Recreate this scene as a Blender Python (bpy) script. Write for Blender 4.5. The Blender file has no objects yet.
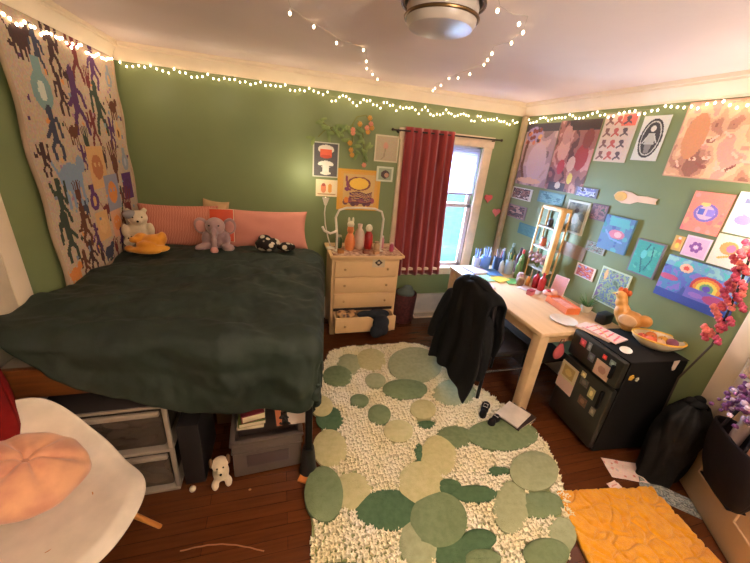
import bpy, bmesh, math, random
from mathutils import Vector, Matrix, noise
random.seed(7)
C = bpy.context.scene.collection
PI = math.pi
H = 1.885          # camera height
XL, XR, YB, YF, ZC = -1.25, 2.59, 3.45, -1.3, 2.465

# ---------------------------------------------------------------- camera
F_PX, YAW, PITCH, ROLL = 328.6, .2965, .3826, .093
def basis():
    cy, sy, cp, sp = math.cos(YAW), math.sin(YAW), math.cos(PITCH), math.sin(PITCH)
    fw = Vector((sy*cp, cy*cp, -sp)); rt = Vector((cy, -sy, 0)); up = rt.cross(fw)
    c, s = math.cos(ROLL), math.sin(ROLL)
    return rt*c+up*s, -rt*s+up*c, fw
R_, U_, F_ = basis()
def at(px, py, ax, v):
    """point of the room seen at a photograph position, on the plane axis ax = v"""
    d = F_+R_*((px-375)/F_PX)-U_*((py-281.5)/F_PX)
    o = Vector((0, 0, H)); return o+d*((v-o[ax])/d[ax])
cam = bpy.data.cameras.new('camera'); cam.lens = F_PX/750*36; cam.sensor_width = 36; cam.clip_start = .02
co = bpy.data.objects.new('camera', cam); C.objects.link(co)
M = Matrix((R_, U_, -F_)).transposed().to_4x4(); M.translation = (0, 0, H); co.matrix_world = M
bpy.context.scene.camera = co

# ---------------------------------------------------------------- materials
def lin(c):
    o = []
    for v in c:
        v /= 255.0; o.append(v/12.92 if v <= .04045 else ((v+.055)/1.055)**2.4)
    return o
MATS = {}
def mat(name, c, c2=None, scale=8, rough=.6, metal=0, bump=0, bscale=None, emit=0, trans=0, alpha=1, sheen=0, stretch=None, kind='noise', coat=0):
    if name in MATS: return MATS[name]
    m = bpy.data.materials.new(name); m.use_nodes = True
    nt = m.node_tree; b = nt.nodes['Principled BSDF']; N = nt.nodes.new; L = nt.links.new
    b.inputs['Roughness'].default_value = rough; b.inputs['Metallic'].default_value = metal
    b.inputs['Transmission Weight'].default_value = trans; b.inputs['Alpha'].default_value = alpha
    b.inputs['Sheen Weight'].default_value = sheen; b.inputs['Coat Weight'].default_value = coat
    tc = N('ShaderNodeTexCoord'); mp = N('ShaderNodeMapping'); L(tc.outputs['Object'], mp.inputs[0])
    if stretch: mp.inputs['Scale'].default_value = stretch
    col = lin(c)+[1]
    if c2 is None: c2 = [max(0, v*.9) for v in c]
    if kind == 'wave':
        tx = N('ShaderNodeTexWave'); tx.inputs['Scale'].default_value = scale; tx.inputs['Distortion'].default_value = 4; tx.inputs['Detail'].default_value = 2
        out = tx.outputs['Fac']
    elif kind == 'voronoi':
        tx = N('ShaderNodeTexVoronoi'); tx.inputs['Scale'].default_value = scale; out = tx.outputs['Distance']
    else:
        tx = N('ShaderNodeTexNoise'); tx.inputs['Scale'].default_value = scale; tx.inputs['Detail'].default_value = 4
        out = tx.outputs['Fac']
    L(mp.outputs[0], tx.inputs['Vector'])
    rp = N('ShaderNodeValToRGB'); rp.color_ramp.elements[0].color = lin(c2)+[1]; rp.color_ramp.elements[1].color = col
    rp.color_ramp.elements[0].position = .3; rp.color_ramp.elements[1].position = .65
    L(out, rp.inputs[0]); L(rp.outputs[0], b.inputs['Base Color'])
    if emit:
        L(rp.outputs[0], b.inputs['Emission Color']); b.inputs['Emission Strength'].default_value = emit
    if bump:
        t2 = N('ShaderNodeTexNoise'); t2.inputs['Scale'].default_value = bscale or scale*4; t2.inputs['Detail'].default_value = 3
        L(mp.outputs[0], t2.inputs['Vector'])
        bp = N('ShaderNodeBump'); bp.inputs['Strength'].default_value = bump; bp.inputs['Distance'].default_value = .01
        L(t2.outputs['Fac'], bp.inputs['Height']); L(bp.outputs[0], b.inputs['Normal'])
    if rough >= .74: b.inputs['Specular IOR Level'].default_value = .2
    MATS[name] = m; return m
def art_mat(name='printed_colours', rough=.6):
    if name in MATS: return MATS[name]
    m = bpy.data.materials.new(name); m.use_nodes = True; nt = m.node_tree
    a = nt.nodes.new('ShaderNodeVertexColor'); a.layer_name = 'Col'
    nt.links.new(a.outputs['Color'], nt.nodes['Principled BSDF'].inputs['Base Color'])
    nt.nodes['Principled BSDF'].inputs['Roughness'].default_value = rough
    MATS[name] = m; return m

# ---------------------------------------------------------------- mesh helpers
class MB:
    def __init__(s): s.b = bmesh.new()
    def _xf(s, vs, loc, rot):
        m = Matrix.Translation(Vector(loc))
        if rot is not None:
            m = m @ (rot if isinstance(rot, Matrix) else (Matrix.Rotation(rot[2], 4, 'Z') @ Matrix.Rotation(rot[1], 4, 'Y') @ Matrix.Rotation(rot[0], 4, 'X')))
        bmesh.ops.transform(s.b, matrix=m, verts=vs)
    def box(s, c, d, rot=None, bev=.004, seg=2):
        r = bmesh.ops.create_cube(s.b, size=1)['verts']
        bmesh.ops.scale(s.b, vec=d, verts=r)
        if bev:
            bev = min(bev, min(d)*.45)
            es = list({e for v in r for e in v.link_edges})
            g = bmesh.ops.bevel(s.b, geom=r+es, offset=bev, segments=seg, affect='EDGES', profile=.5)
            r = list({v for v in g['verts']} | {v for f in g['faces'] for v in f.verts})
        s._xf(r, c, rot); return s
    def bar(s, p0, p1, r0, r1=None, seg=12):
        p0, p1 = Vector(p0), Vector(p1); r1 = r0 if r1 is None else r1
        d = p1-p0; q = d.to_track_quat('Z', 'Y').to_matrix().to_4x4()
        v = bmesh.ops.create_cone(s.b, cap_ends=True, segments=seg, radius1=r0, radius2=r1, depth=d.length)['verts']
        s._xf(v, (p0+p1)/2, q); return s
    def ball(s, c, r, rot=None, sub=3):
        v = bmesh.ops.create_icosphere(s.b, subdivisions=sub, radius=1)['verts']
        if not hasattr(r, '__len__'): r = (r, r, r)
        bmesh.ops.scale(s.b, vec=r, verts=v); s._xf(v, c, rot); return s
    def tube(s, pts, r, seg=8, closed=False):
        pts = [Vector(p) for p in pts]; n = len(pts); rings = []
        rr = r if hasattr(r, '__len__') else [r]*n
        prev = None
        for i, p in enumerate(pts):
            if closed: t = pts[(i+1) % n]-pts[i-1]
            else: t = pts[min(i+1, n-1)]-pts[max(i-1, 0)]
            t.normalize()
            if prev is None: a = t.orthogonal().normalized()
            else:
                a = prev-t*prev.dot(t)
                a = a.normalized() if a.length > 1e-5 else t.orthogonal().normalized()
            prev = a; b_ = t.cross(a)
            rings.append([s.b.verts.new(p+(a*math.cos(2*PI*k/seg)+b_*math.sin(2*PI*k/seg))*rr[i]) for k in range(seg)])
        for i in range(n if closed else n-1):
            A, B = rings[i], rings[(i+1) % n]
            for k in range(seg): s.b.faces.new((A[k], A[(k+1) % seg], B[(k+1) % seg], B[k]))
        if not closed: s.b.faces.new(rings[0][::-1]); s.b.faces.new(rings[-1])
        return s
    def lathe(s, prof, c=(0, 0, 0), seg=32, rot=None, sx=1, sy=1):
        rings = []; allv = []
        for (r, z) in prof:
            ring = [s.b.verts.new((max(r, 1e-4)*math.cos(2*PI*k/seg)*sx, max(r, 1e-4)*math.sin(2*PI*k/seg)*sy, z)) for k in range(seg)]
            rings.append(ring); allv += ring
        for A, B in zip(rings, rings[1:]):
            for k in range(seg): s.b.faces.new((A[k], A[(k+1) % seg], B[(k+1) % seg], B[k]))
        s.b.faces.new(rings[0][::-1]); s.b.faces.new(rings[-1])
        s._xf(allv, c, rot); return s
    def prism(s, poly, z0, z1, mtx=None):
        a = [s.b.verts.new((x, y, z0)) for x, y in poly]; b_ = [s.b.verts.new((x, y, z1)) for x, y in poly]; n = len(poly)
        s.b.faces.new(a[::-1]); s.b.faces.new(b_)
        for i in range(n): s.b.faces.new((a[i], a[(i+1) % n], b_[(i+1) % n], b_[i]))
        if mtx is not None: bmesh.ops.transform(s.b, matrix=mtx, verts=a+b_)
        return s
    def grid(s, nx, ny, fn):
        g = [[s.b.verts.new(fn(i/nx, j/ny)) for j in range(ny+1)] for i in range(nx+1)]
        for i in range(nx):
            for j in range(ny): s.b.faces.new((g[i][j], g[i+1][j], g[i+1][j+1], g[i][j+1]))
        return s
    def build(s, name, m, parent=None, smooth=True, ang=40):
        bmesh.ops.recalc_face_normals(s.b, faces=s.b.faces)
        me = bpy.data.meshes.new(name); s.b.to_mesh(me); s.b.free()
        if smooth:
            me.polygons.foreach_set('use_smooth', [True]*len(me.polygons))
            me.set_sharp_from_angle(angle=math.radians(ang))
        me.materials.append(m)
        o = bpy.data.objects.new(name, me); C.objects.link(o)
        if parent is not None: o.parent = parent
        return o
def mod(o, t, **k):
    m = o.modifiers.new(t.lower(), t)
    for a, v in k.items(): setattr(m, a, v)
    return m
def tag(o, label, cat, group=None, kind=None):
    o['label'] = label; o['category'] = cat
    if group: o['group'] = group
    if kind: o['kind'] = kind
    return o
def thing(name, label, cat, loc=(0, 0, 0), rz=0, group=None, rot=None):
    o = bpy.data.objects.new(name, None); C.objects.link(o); o.location = loc
    o.rotation_euler = rot or (0, 0, rz); o.empty_display_size = .05
    return tag(o, label, cat, group)
def struct(o): o['kind'] = 'structure'; return o
def nz(x, y, z=0, s=1.0): return noise.noise(Vector((x*s, y*s, z*s)))

# ---------------------------------------------------------------- setting
WALL = mat('green_wall_paint', (119, 130, 86), (114, 125, 82), scale=3, rough=.55, bump=.05, bscale=60)
CEIL = mat('ceiling_paint', (232, 212, 204), (226, 206, 198), scale=2, rough=.85, bump=.08, bscale=40)
TRIM = mat('cream_gloss_trim', (232, 212, 186), (224, 204, 178), scale=5, rough=.45)
def floor_mat():
    m = bpy.data.materials.new('dark_red_oak_boards'); m.use_nodes = True; nt = m.node_tree; N = nt.nodes.new; L = nt.links.new
    b = nt.nodes['Principled BSDF']; tc = N('ShaderNodeTexCoord')
    br = N('ShaderNodeTexBrick'); br.inputs['Scale'].default_value = 1; br.inputs['Brick Width'].default_value = 1.1; br.inputs['Row Height'].default_value = .062
    br.inputs['Mortar Size'].default_value = .001; br.offset = .37
    br.inputs['Color1'].default_value = lin((100, 54, 28))+[1]; br.inputs['Color2'].default_value = lin((88, 46, 23))+[1]; br.inputs['Mortar'].default_value = lin((58, 30, 16))+[1]
    L(tc.outputs['Object'], br.inputs['Vector'])
    mp = N('ShaderNodeMapping'); mp.inputs['Scale'].default_value = (2, 30, 1); L(tc.outputs['Object'], mp.inputs[0])
    no = N('ShaderNodeTexNoise'); no.inputs['Scale'].default_value = 2; no.inputs['Detail'].default_value = 6; L(mp.outputs[0], no.inputs['Vector'])
    mx = N('ShaderNodeMix'); mx.data_type = 'RGBA'; mx.blend_type = 'MULTIPLY'; mx.inputs[0].default_value = .55
    L(br.outputs['Color'], mx.inputs[6]); L(no.outputs['Fac'], mx.inputs[7]); L(mx.outputs[2], b.inputs['Base Color'])
    b.inputs['Roughness'].default_value = .2
    bp = N('ShaderNodeBump'); bp.inputs['Strength'].default_value = .15; bp.inputs['Distance'].default_value = .003
    L(no.outputs['Fac'], bp.inputs['Height']); L(bp.outputs[0], b.inputs['Normal'])
    return m
T = .1
struct(MB().box(((XL+XR)/2, (YB+YF)/2, -T/2), (XR-XL+2*T, YB-YF+2*T, T), bev=0).build('floor', floor_mat(), smooth=False))
struct(MB().box(((XL+XR)/2, (YB+YF)/2, ZC+T/2), (XR-XL+2*T, YB-YF+2*T, T), bev=0).build('ceiling', CEIL, smooth=False))
struct(MB().box((XL-T/2, (YB+YF)/2, ZC/2), (T, YB-YF+2*T, ZC), bev=0).build('wall_left', WALL, smooth=False))
struct(MB().box((XR+T/2, (YB+YF)/2, ZC/2), (T, YB-YF+2*T, ZC), bev=0).build('wall_right', WALL, smooth=False))
struct(MB().box(((XL+XR)/2, YF-T/2, ZC/2), (XR-XL, T, ZC), bev=0).build('wall_front', WALL, smooth=False))
WX0, WX1, WZ0, WZ1 = 1.28, 2.14, .62, 2.0
w = MB()
w.box(((XL+WX0)/2, YB+T/2, ZC/2), (WX0-XL, T, ZC), bev=0); w.box(((XR+WX1)/2, YB+T/2, ZC/2), (XR-WX1, T, ZC), bev=0)
w.box(((WX0+WX1)/2, YB+T/2, WZ0/2), (WX1-WX0, T, WZ0), bev=0); w.box(((WX0+WX1)/2, YB+T/2, (ZC+WZ1)/2), (WX1-WX0, T, ZC-WZ1), bev=0)
struct(w.build('wall_back', WALL, smooth=False))
# crown moulding: stepped profile swept along each wall
def crown(name, a, b, n):
    prof = [(0, 0), (.012, 0), (.016, .012), (.03, .02), (.045, .045), (.07, .07), (.085, .078), (.085, .09), (.095, .095), (.095, .118), (0, .118)]
    a, b, n = Vector(a), Vector(b), Vector(n); m = MB()
    A = [m.b.verts.new(a+n*p+Vector((0, 0, ZC-.118+q))) for p, q in prof]; B = [m.b.verts.new(b+n*p+Vector((0, 0, ZC-.118+q))) for p, q in prof]
    k = len(prof)
    for i in range(k): m.b.faces.new((A[i], A[(i+1) % k], B[(i+1) % k], B[i]))
    m.b.faces.new(A); m.b.faces.new(B[::-1])
    struct(m.build(name, TRIM, ang=30))
crown('trim_1', (XL, YB, 0), (XR, YB, 0), (0, -1, 0))
crown('trim_2', (XR, YF, 0), (XR, YB, 0), (-1, 0, 0))
crown('trim_3', (XL, YF, 0), (XL, YB, 0), (1, 0, 0))
BB = mat('white_baseboard', (225, 214, 205), rough=.5)
m = MB().box(((XL+XR)/2, YB-.01, .12), (XR-XL, .02, .24)); m.box(((XL+XR)/2, YB-.013, .25), (XR-XL, .026, .02)); m.box(((XL+XR)/2, YB-.02, .012), (XR-XL, .03, .024))
struct(m.build('baseboard_back', BB))
m = MB().box((XR-.01, (YB+1.06)/2, .12), (.02, YB-1.06, .24)); struct(m.build('baseboard_right', BB))
m = MB().box((XL+.01, (YB+1.92)/2, .12), (.02, YB-1.92, .24)); struct(m.build('baseboard_left', BB))
# floor register under the window
t = thing('floor_register', 'cream slotted heating register at the baseboard below the window', 'vent', (1.72, YB-.1, 0))
MB().box((0, 0, .006), (.34, .13, .012)).build('frame', TRIM, t)
m = MB()
for i in range(12): m.box((-.14+i*.0255, 0, .0135), (.008, .09, .003), bev=0)
m.build('slots', mat('vent_dark', (50, 40, 36)), t)
# corner pipe strip
tag(MB().box((XR-.035, YB-.06, 1.18), (.05, .06, 2.34), bev=.01).build('pipe_cover', mat('tan_pipe_paint', (176, 156, 122), rough=.5)), 'tan painted boxed pipe running up the corner right of the window', 'pipe')

# window
def glass_mat():
    m = bpy.data.materials.new('window_glass'); m.use_nodes = True; nt = m.node_tree; N = nt.nodes.new
    tr = N('ShaderNodeBsdfTransparent'); tr.inputs[0].default_value = (.93, .97, .98, 1); gs = N('ShaderNodeBsdfGlossy'); gs.inputs['Roughness'].default_value = .02
    fr = N('ShaderNodeFresnel'); fr.inputs[0].default_value = 1.45; mx = N('ShaderNodeMixShader')
    nt.links.new(fr.outputs[0], mx.inputs[0]); nt.links.new(tr.outputs[0], mx.inputs[1]); nt.links.new(gs.outputs[0], mx.inputs[2]); nt.links.new(mx.outputs[0], nt.nodes['Material Output'].inputs[0])
    return m
GL = glass_mat()
SASH = mat('window_white', (216, 206, 214), rough=.4)
wn = struct(MB().box((WX0-.05, YB-.012, 1.31), (.1, .03, 1.5)).box((WX1+.055, YB-.012, 1.31), (.11, .03, 1.5)).box(((WX0+WX1)/2, YB-.014, 2.05), (WX1-WX0+.24, .034, .11)).box(((WX0+WX1)/2, YB-.035, WZ0-.005), (WX1-WX0+.26, .09, .03)).box(((WX0+WX1)/2, YB-.01, WZ0-.06), (WX1-WX0+.2, .02, .08)).build('window_1', mat('window_casing', (226, 200, 170), rough=.45)))
wf = MB()
ZM = 1.36
for z0, z1, yy in ((WZ0, ZM+.02, YB+.03), (ZM-.02, WZ1, YB+.06)):
    for x in (WX0+.025, WX1-.025): wf.box((x, yy, (z0+z1)/2), (.05, .03, z1-z0))
    for z in (z0+.025, z1-.02): wf.box(((WX0+WX1)/2, yy, z), (WX1-WX0, .03, .045))
o = wf.build('window_frame', SASH, wn)
g = MB().box(((WX0+WX1)/2, YB+.03, (WZ0+ZM)/2), (WX1-WX0-.06, .004, ZM-WZ0-.04), bev=0); g.box(((WX0+WX1)/2, YB+.06, (WZ1+ZM)/2), (WX1-WX0-.06, .004, WZ1-ZM-.04), bev=0)
g.build('glass', GL, wn, smooth=False)
# roller blind pulled half way
bl = thing('roller_blind', 'pale lavender pleated blind lowered over the upper half of the window', 'blind', (0, 0, 0))
m = MB()
m.grid(1, 44, lambda u, v: (WX0+.01+u*(WX1-WX0-.02), YB+.008+.004*(round(v*44) % 2), 1.5+v*.48))
o = m.build('shade', mat('blind_cloth', (214, 214, 232), rough=.9, trans=0), bl, smooth=False); mod(o, 'SOLIDIFY', thickness=.0015)
b = MATS['blind_cloth'].node_tree.nodes['Principled BSDF']
nt = MATS['blind_cloth'].node_tree; tl = nt.nodes.new('ShaderNodeBsdfTranslucent'); tl.inputs[0].default_value = lin((225, 225, 245))+[1]
mxs = nt.nodes.new('ShaderNodeMixShader'); mxs.inputs[0].default_value = .55
nt.links.new(b.outputs[0], mxs.inputs[1]); nt.links.new(tl.outputs[0], mxs.inputs[2]); nt.links.new(mxs.outputs[0], nt.nodes['Material Output'].inputs[0])
MB().box(((WX0+WX1)/2, YB+.008, 1.492), (WX1-WX0-.02, .016, .022)).build('bottom_rail', mat('blind_rail', (170, 160, 178)), bl)
# curtain rod + curtain
t = thing('curtain_rod', 'thin dark metal curtain rod across the top of the window', 'curtain rod', (0, 0, 0))
RODM = mat('dark_bronze', (60, 48, 42), rough=.4, metal=.7)
MB().bar((1.08, YB-.07, 2.075), (2.3, YB-.07, 2.085), .008).build('rod', RODM, t)
for x in (1.07, 2.31): MB().ball((x, YB-.07, 2.075 if x < 2 else 2.085), .014).build('finial', RODM, t)
for x in (1.15, 2.22): MB().bar((x, YB-.002, 2.07), (x, YB-.075, 2.07), .006).ball((x, YB-.006, 2.07), (.02, .006, .02)).build('bracket', RODM, t)
def curt(u, v):
    z = 2.115-v*1.57
    x = 1.2+u*(.55+.05*v)+.035*v
    wv = math.sin(u*2*PI*6+.5*math.sin(v*3))*(.02+.006*v)+.012*math.sin(u*2*PI*3.1+v*2)
    return (x, YB-.07+wv*(1 if v > .03 else .6), z)
o = MB().grid(150, 30, curt).build('curtain', mat('rust_red_curtain', (152, 58, 54), (112, 38, 46), scale=2, rough=.85, sheen=.3, stretch=(14, 1, .6)), ang=180)
mod(o, 'SOLIDIFY', thickness=.003)
tag(o, 'rust red curtain panel gathered over the left of the window', 'curtain')
# outdoors
t = tag(MB().box((2.2, 7.5, -2.0), (14, 7, .1), bev=0).build('lawn', mat('lawn_green', (96, 150, 90), (70, 120, 80), scale=2), smooth=False), 'green lawn seen through the lower window', 'lawn')
t['kind'] = 'structure'
t = tag(MB().box((6.0, 9.5, -1.4), (16, .3, 6.0), bev=.02).build('neighbour_fence', mat('teal_siding', (150, 226, 232), (126, 208, 216), scale=3, stretch=(1, 1, 12)), smooth=False), 'pale teal siding of the house outside the window', 'building')
m = MB()
for (x, y, z) in ((3.0, 6.6, -1.3), (4.6, 7.4, -1.2)):
    for k in range(14): m.ball((x+random.uniform(-.5, .5), y+random.uniform(-.4, .4), z-1.4+random.uniform(0, 1.2)), random.uniform(.25, .4), sub=2)
tag(m.build('garden_bush', mat('bush_leaf', (86, 150, 80), (50, 110, 60), scale=6, bump=1)), 'green garden bushes outside the window', 'bush')

# left door casing
d1 = struct(MB().box((XL+.012, 1.86, 1.03), (.03, .11, 2.06)).box((XL+.012, .93, 2.1), (.03, 1.9, .1)).box((XL+.012, 0.0, 1.03), (.03, .11, 2.06)).build('door_1', TRIM))
MB().box((XL+.02, .93, 1.02), (.012, 1.74, 2.02)).build('door_leaf', mat('door_cream', (222, 204, 178), rough=.4), d1)
# right casing and open door leaf
d2 = struct(MB().box((XR-.012, 1.0, 1.04), (.03, .1, 2.08)).box((XR-.012, .55, 2.12), (.03, 1.0, .1)).box((XR-.012, .1, 1.04), (.03, .1, 2.08)).build('door_2', TRIM))
HX, HY = 2.56, .935; EX, EY = 2.13, .27
ang = math.atan2(EY-HY, EX-HX); Ld = math.hypot(EX-HX, EY-HY)
def dl(u, n, z):   # along leaf, off leaf (towards the camera side), height
    nx, ny = math.sin(ang), -math.cos(ang)
    return (HX+math.cos(ang)*u+nx*n, HY+math.sin(ang)*u+ny*n, z)
DC = mat('door_tan_paint', (205, 178, 146), (196, 168, 136), scale=3, rough=.4)
m = MB().box(dl(Ld/2, 0, 1.02), (Ld, .036, 2.02), rot=(0, 0, ang))
for z0, z1 in ((.2, .95), (1.1, 1.9)):
    for u0, u1 in ((.12, .36), (.44, .68)):
        pts = [(u0, z0), (u1, z0), (u1, z1), (u0, z1)]
        for i in range(4):
            a, b_ = pts[i], pts[(i+1) % 4]
            m.bar(dl(a[0], .018, a[1]), dl(b_[0], .018, b_[1]), .007, seg=8)
m.build('door_leaf', DC, d2)
MB().bar(dl(Ld-.07, .01, .98), dl(Ld-.07, .06, .98), .012).ball(dl(Ld-.07, .075, .98), .028).build('door_knob', mat('brass', (190, 150, 80), metal=.9, rough=.3), d2)

# ---------------------------------------------------------------- pictures (drawn cell by cell)
class Canvas:
    def __init__(s, w, h, bg, var=6):
        s.w, s.h = w, h; s.a = w/h
        s.p = [[tuple(c+random.uniform(-var, var) for c in bg) for _ in range(w)] for _ in range(h)]
    def _set(s, test, col, x0, x1, y0, y1, var=4):
        for j in range(max(0, int(y0*s.h)-1), min(s.h, int(y1*s.h)+2)):
            for i in range(max(0, int(x0*s.w)-1), min(s.w, int(x1*s.w)+2)):
                if test((i+.5)/s.w, (j+.5)/s.h): s.p[j][i] = tuple(c+random.uniform(-var, var) for c in col)
    def ell(s, cx, cy, rx, ry, col, a=0, hole=0):
        ca, sa = math.cos(a), math.sin(a); R = max(rx, ry*1.0)*1.5+.02
        def t(x, y):
            dx, dy = (x-cx), (y-cy)/s.a; ex, ey = dx*ca+dy*sa, -dx*sa+dy*ca
            q = (ex/rx)**2+(ey/(ry/s.a))**2; return hole <= q <= 1
        s._set(t, col, cx-R, cx+R, cy-R*max(1, s.a)*1.2, cy+R*max(1, s.a)*1.2); return s
    def rect(s, x0, y0, x1, y1, col): s._set(lambda x, y: x0 <= x <= x1 and y0 <= y <= y1, col, x0, x1, y0, y1); return s
    def line(s, pts, wd, col):
        for (ax, ay), (bx, by) in zip(pts, pts[1:]):
            l2 = (bx-ax)**2+((by-ay)/s.a)**2+1e-9
            def t(x, y):
                k = max(0, min(1, ((x-ax)*(bx-ax)+(y-ay)*(by-ay)/s.a**2)/l2))
                return math.hypot(x-ax-k*(bx-ax), (y-ay-k*(by-ay))/s.a) <= wd/2
            s._set(t, col, min(ax, bx)-wd, max(ax, bx)+wd, min(ay, by)-wd*s.a, max(ay, by)+wd*s.a)
        return s
    def poly(s, P, col):
        def t(x, y):
            c = False
            for i in range(len(P)):
                (x0, y0), (x1, y1) = P[i-1], P[i]
                if (y0 > y) != (y1 > y) and x < (x1-x0)*(y-y0)/(y1-y0)+x0: c = not c
            return c
        s._set(t, col, min(q[0] for q in P), max(q[0] for q in P), min(q[1] for q in P), max(q[1] for q in P)); return s
    def border(s, wd, col):
        wy = wd*s.a
        return s.rect(0, 0, 1, wy, col).rect(0, 1-wy, 1, 1, col).rect(0, 0, wd, 1, col).rect(1-wd, 0, 1, 1, col)
    def field(s, cols, sc=4, seed=0, x0=0, y0=0, x1=1, y1=1):
        def c(x, y):
            k = (noise.noise(Vector((x*sc*s.a, y*sc, seed*7.3)))+.55*noise.noise(Vector((x*sc*2.3*s.a, y*sc*2.3, seed*3.1)))+.75)/1.5*len(cols)
            return cols[max(0, min(len(cols)-1, int(k)))]
        for j in range(s.h):
            for i in range(s.w):
                x, y = (i+.5)/s.w, (j+.5)/s.h
                if x0 <= x <= x1 and y0 <= y <= y1: s.p[j][i] = tuple(q+random.uniform(-4, 4) for q in c(x, y))
        return s
def painted(name, cv, o, ux, uz, W, Hh, th=.003, parent=None, wob=0, rough=.6, nrm=None):
    """sheet of W x Hh with real thickness, its print carried by face-corner colours"""
    o, ux, uz = Vector(o), Vector(ux).normalized(), Vector(uz).normalized(); n = nrm or ux.cross(uz)
    me = bpy.data.meshes.new(name); w_, h_ = cv.w, cv.h; V = []; Fc = []; cols = []
    def P(i, j, d):
        k = wob*(nz(i/w_*3, j/h_*3, wob*90)+.3) if wob else 0
        return o+ux*(W*i/w_)+uz*(Hh*j/h_)+n*(d+k*(.5 if d > 0 else .5))
    for j in range(h_+1):
        for i in range(w_+1): V.append(P(i, j, th))
    nb = len(V); rim = [(i, 0) for i in range(w_)]+[(w_, j) for j in range(h_)]+[(w_-i, h_) for i in range(w_)]+[(0, h_-j) for j in range(h_)]
    for (i, j) in rim: V.append(P(i, j, 0))
    I = lambda i, j: j*(w_+1)+i
    for j in range(h_):
        for i in range(w_): Fc.append((I(i, j), I(i+1, j), I(i+1, j+1), I(i, j+1))); cols.append(lin([max(0, min(255, q)) for q in cv.p[j][i]]))
    k = len(rim); e = lin([max(0, min(255, q)) for q in cv.p[0][0]])
    for q in range(k):
        a, b_ = rim[q], rim[(q+1) % k]
        Fc.append((nb+q, nb+(q+1) % k, I(*b_), I(*a))); cols.append(e)
    Fc.append(tuple(nb+q for q in range(k))[::-1]); cols.append(e)
    me.from_pydata([tuple(v) for v in V], [], Fc); ca = me.color_attributes.new('Col', 'FLOAT_COLOR', 'CORNER')
    buf = []
    for f, c in zip(Fc, cols): buf += (list(c)+[1])*len(f)
    ca.data.foreach_set('color', buf); me.materials.append(art_mat('printed_colours_%d' % int(rough*100), rough))
    ob = bpy.data.objects.new(name, me); C.objects.link(ob)
    if parent is not None: ob.parent = parent
    return ob
def on_right(name, tl, br, cv, label, cat, th=.007, gap=.001, wob=0, **k):
    a, b_ = at(*tl, 0, XR-.005), at(*br, 0, XR-.005)
    o = painted(name, cv, (XR-gap, a.y, b_.z), (0, -1, 0), (0, 0, 1), a.y-b_.y, a.z-b_.z, th, wob=wob, **k)
    return tag(o, label, cat)
def on_rc(name, y0, y1, z0, z1, cv, label, cat, th=.004):
    return tag(painted(name, cv, (XR-.001, y0, z0), (0, -1, 0), (0, 0, 1), y0-y1, z1-z0, th), label, cat)
def on_back(name, tl, br, cv, label, cat, th=.004, wob=0, **k):
    a, b_ = at(*tl, 1, YB-.005), at(*br, 1, YB-.005)
    o = painted(name, cv, (a.x, YB-.001, b_.z), (1, 0, 0), (0, 0, 1), b_.x-a.x, a.z-b_.z, th, wob=wob, **k)
    return tag(o, label, cat)

# tapestry on the left wall
cv = Canvas(126, 150, (184, 160, 138), 10)
INK = [(66, 38, 40), (84, 44, 92), (52, 62, 50), (96, 52, 34), (110, 40, 44), (58, 60, 82)]
def man(x, y, s, c, ph=0):
    cv.ell(x, y+.75*s, .16*s, .17*s, c)
    cv.line([(x, y+.6*s), (x+.08*s*math.sin(ph), y+.05*s)], (.3*s), c)
    for sg in (-1, 1):
        cv.line([(x, y+.5*s), (x+sg*.32*s, y+(.35+.25*math.sin(ph+sg))*s), (x+sg*.42*s, y+(.75 if (ph*3+sg) % 2 < 1 else .1)*s)], .15*s, c)
        cv.line([(x, y+.1*s), (x+sg*.26*s, y-.2*s), (x+sg*(.14+.25*((ph*7) % 1))*s, y-.48*s)], .17*s, c)
def beast(x, y, s, c):
    cv.ell(x, y, .42*s, .24*s, c); cv.ell(x+.42*s, y+.2*s, .17*s, .15*s, c)
    for q in (-.3, -.1, .15, .32): cv.line([(x+q*s, y-.1*s), (x+q*s+.04*s, y-.5*s)], .1*s, c)
    cv.line([(x-.4*s, y+.05*s), (x-.6*s, y+.35*s)], .07*s, c)
def hand(x, y, s, c):
    cv.ell(x, y, .26*s, .3*s, c)
    for q in range(5): cv.line([(x+(-.2+q*.1)*s, y+.1*s), (x+(-.36+q*.18)*s, y+(.62+.12*math.sin(q*PI/4))*s)], .09*s, c)
    cv.line([(x, y), (x, y-.55*s)], .2*s, c)
def card(x, y, s, c, c2):
    cv.rect(x-.4*s, y-.4*s, x+.4*s, y+.4*s, c); cv.ell(x, y, .26*s, .24*s, c2); cv.ell(x-.1*s, y+.05*s, .05*s, .05*s, c); cv.ell(x+.1*s, y+.05*s, .05*s, .05*s, c)
def urn(x, y, s, c, c2):
    cv.ell(x, y, .32*s, .3*s, c); cv.rect(x-.13*s, y+.2*s, x+.13*s, y+.5*s, c); cv.ell(x, y, .12*s, .16*s, c2)
tints = [(130, 150, 160), (206, 160, 110), (212, 140, 80), (160, 120, 140), (186, 150, 120), (120, 130, 150)]
GRY, TAN, TEA, PUR, ORA = (140, 146, 156), (206, 160, 110), (120, 150, 150), (90, 48, 104), (210, 130, 66)
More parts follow.
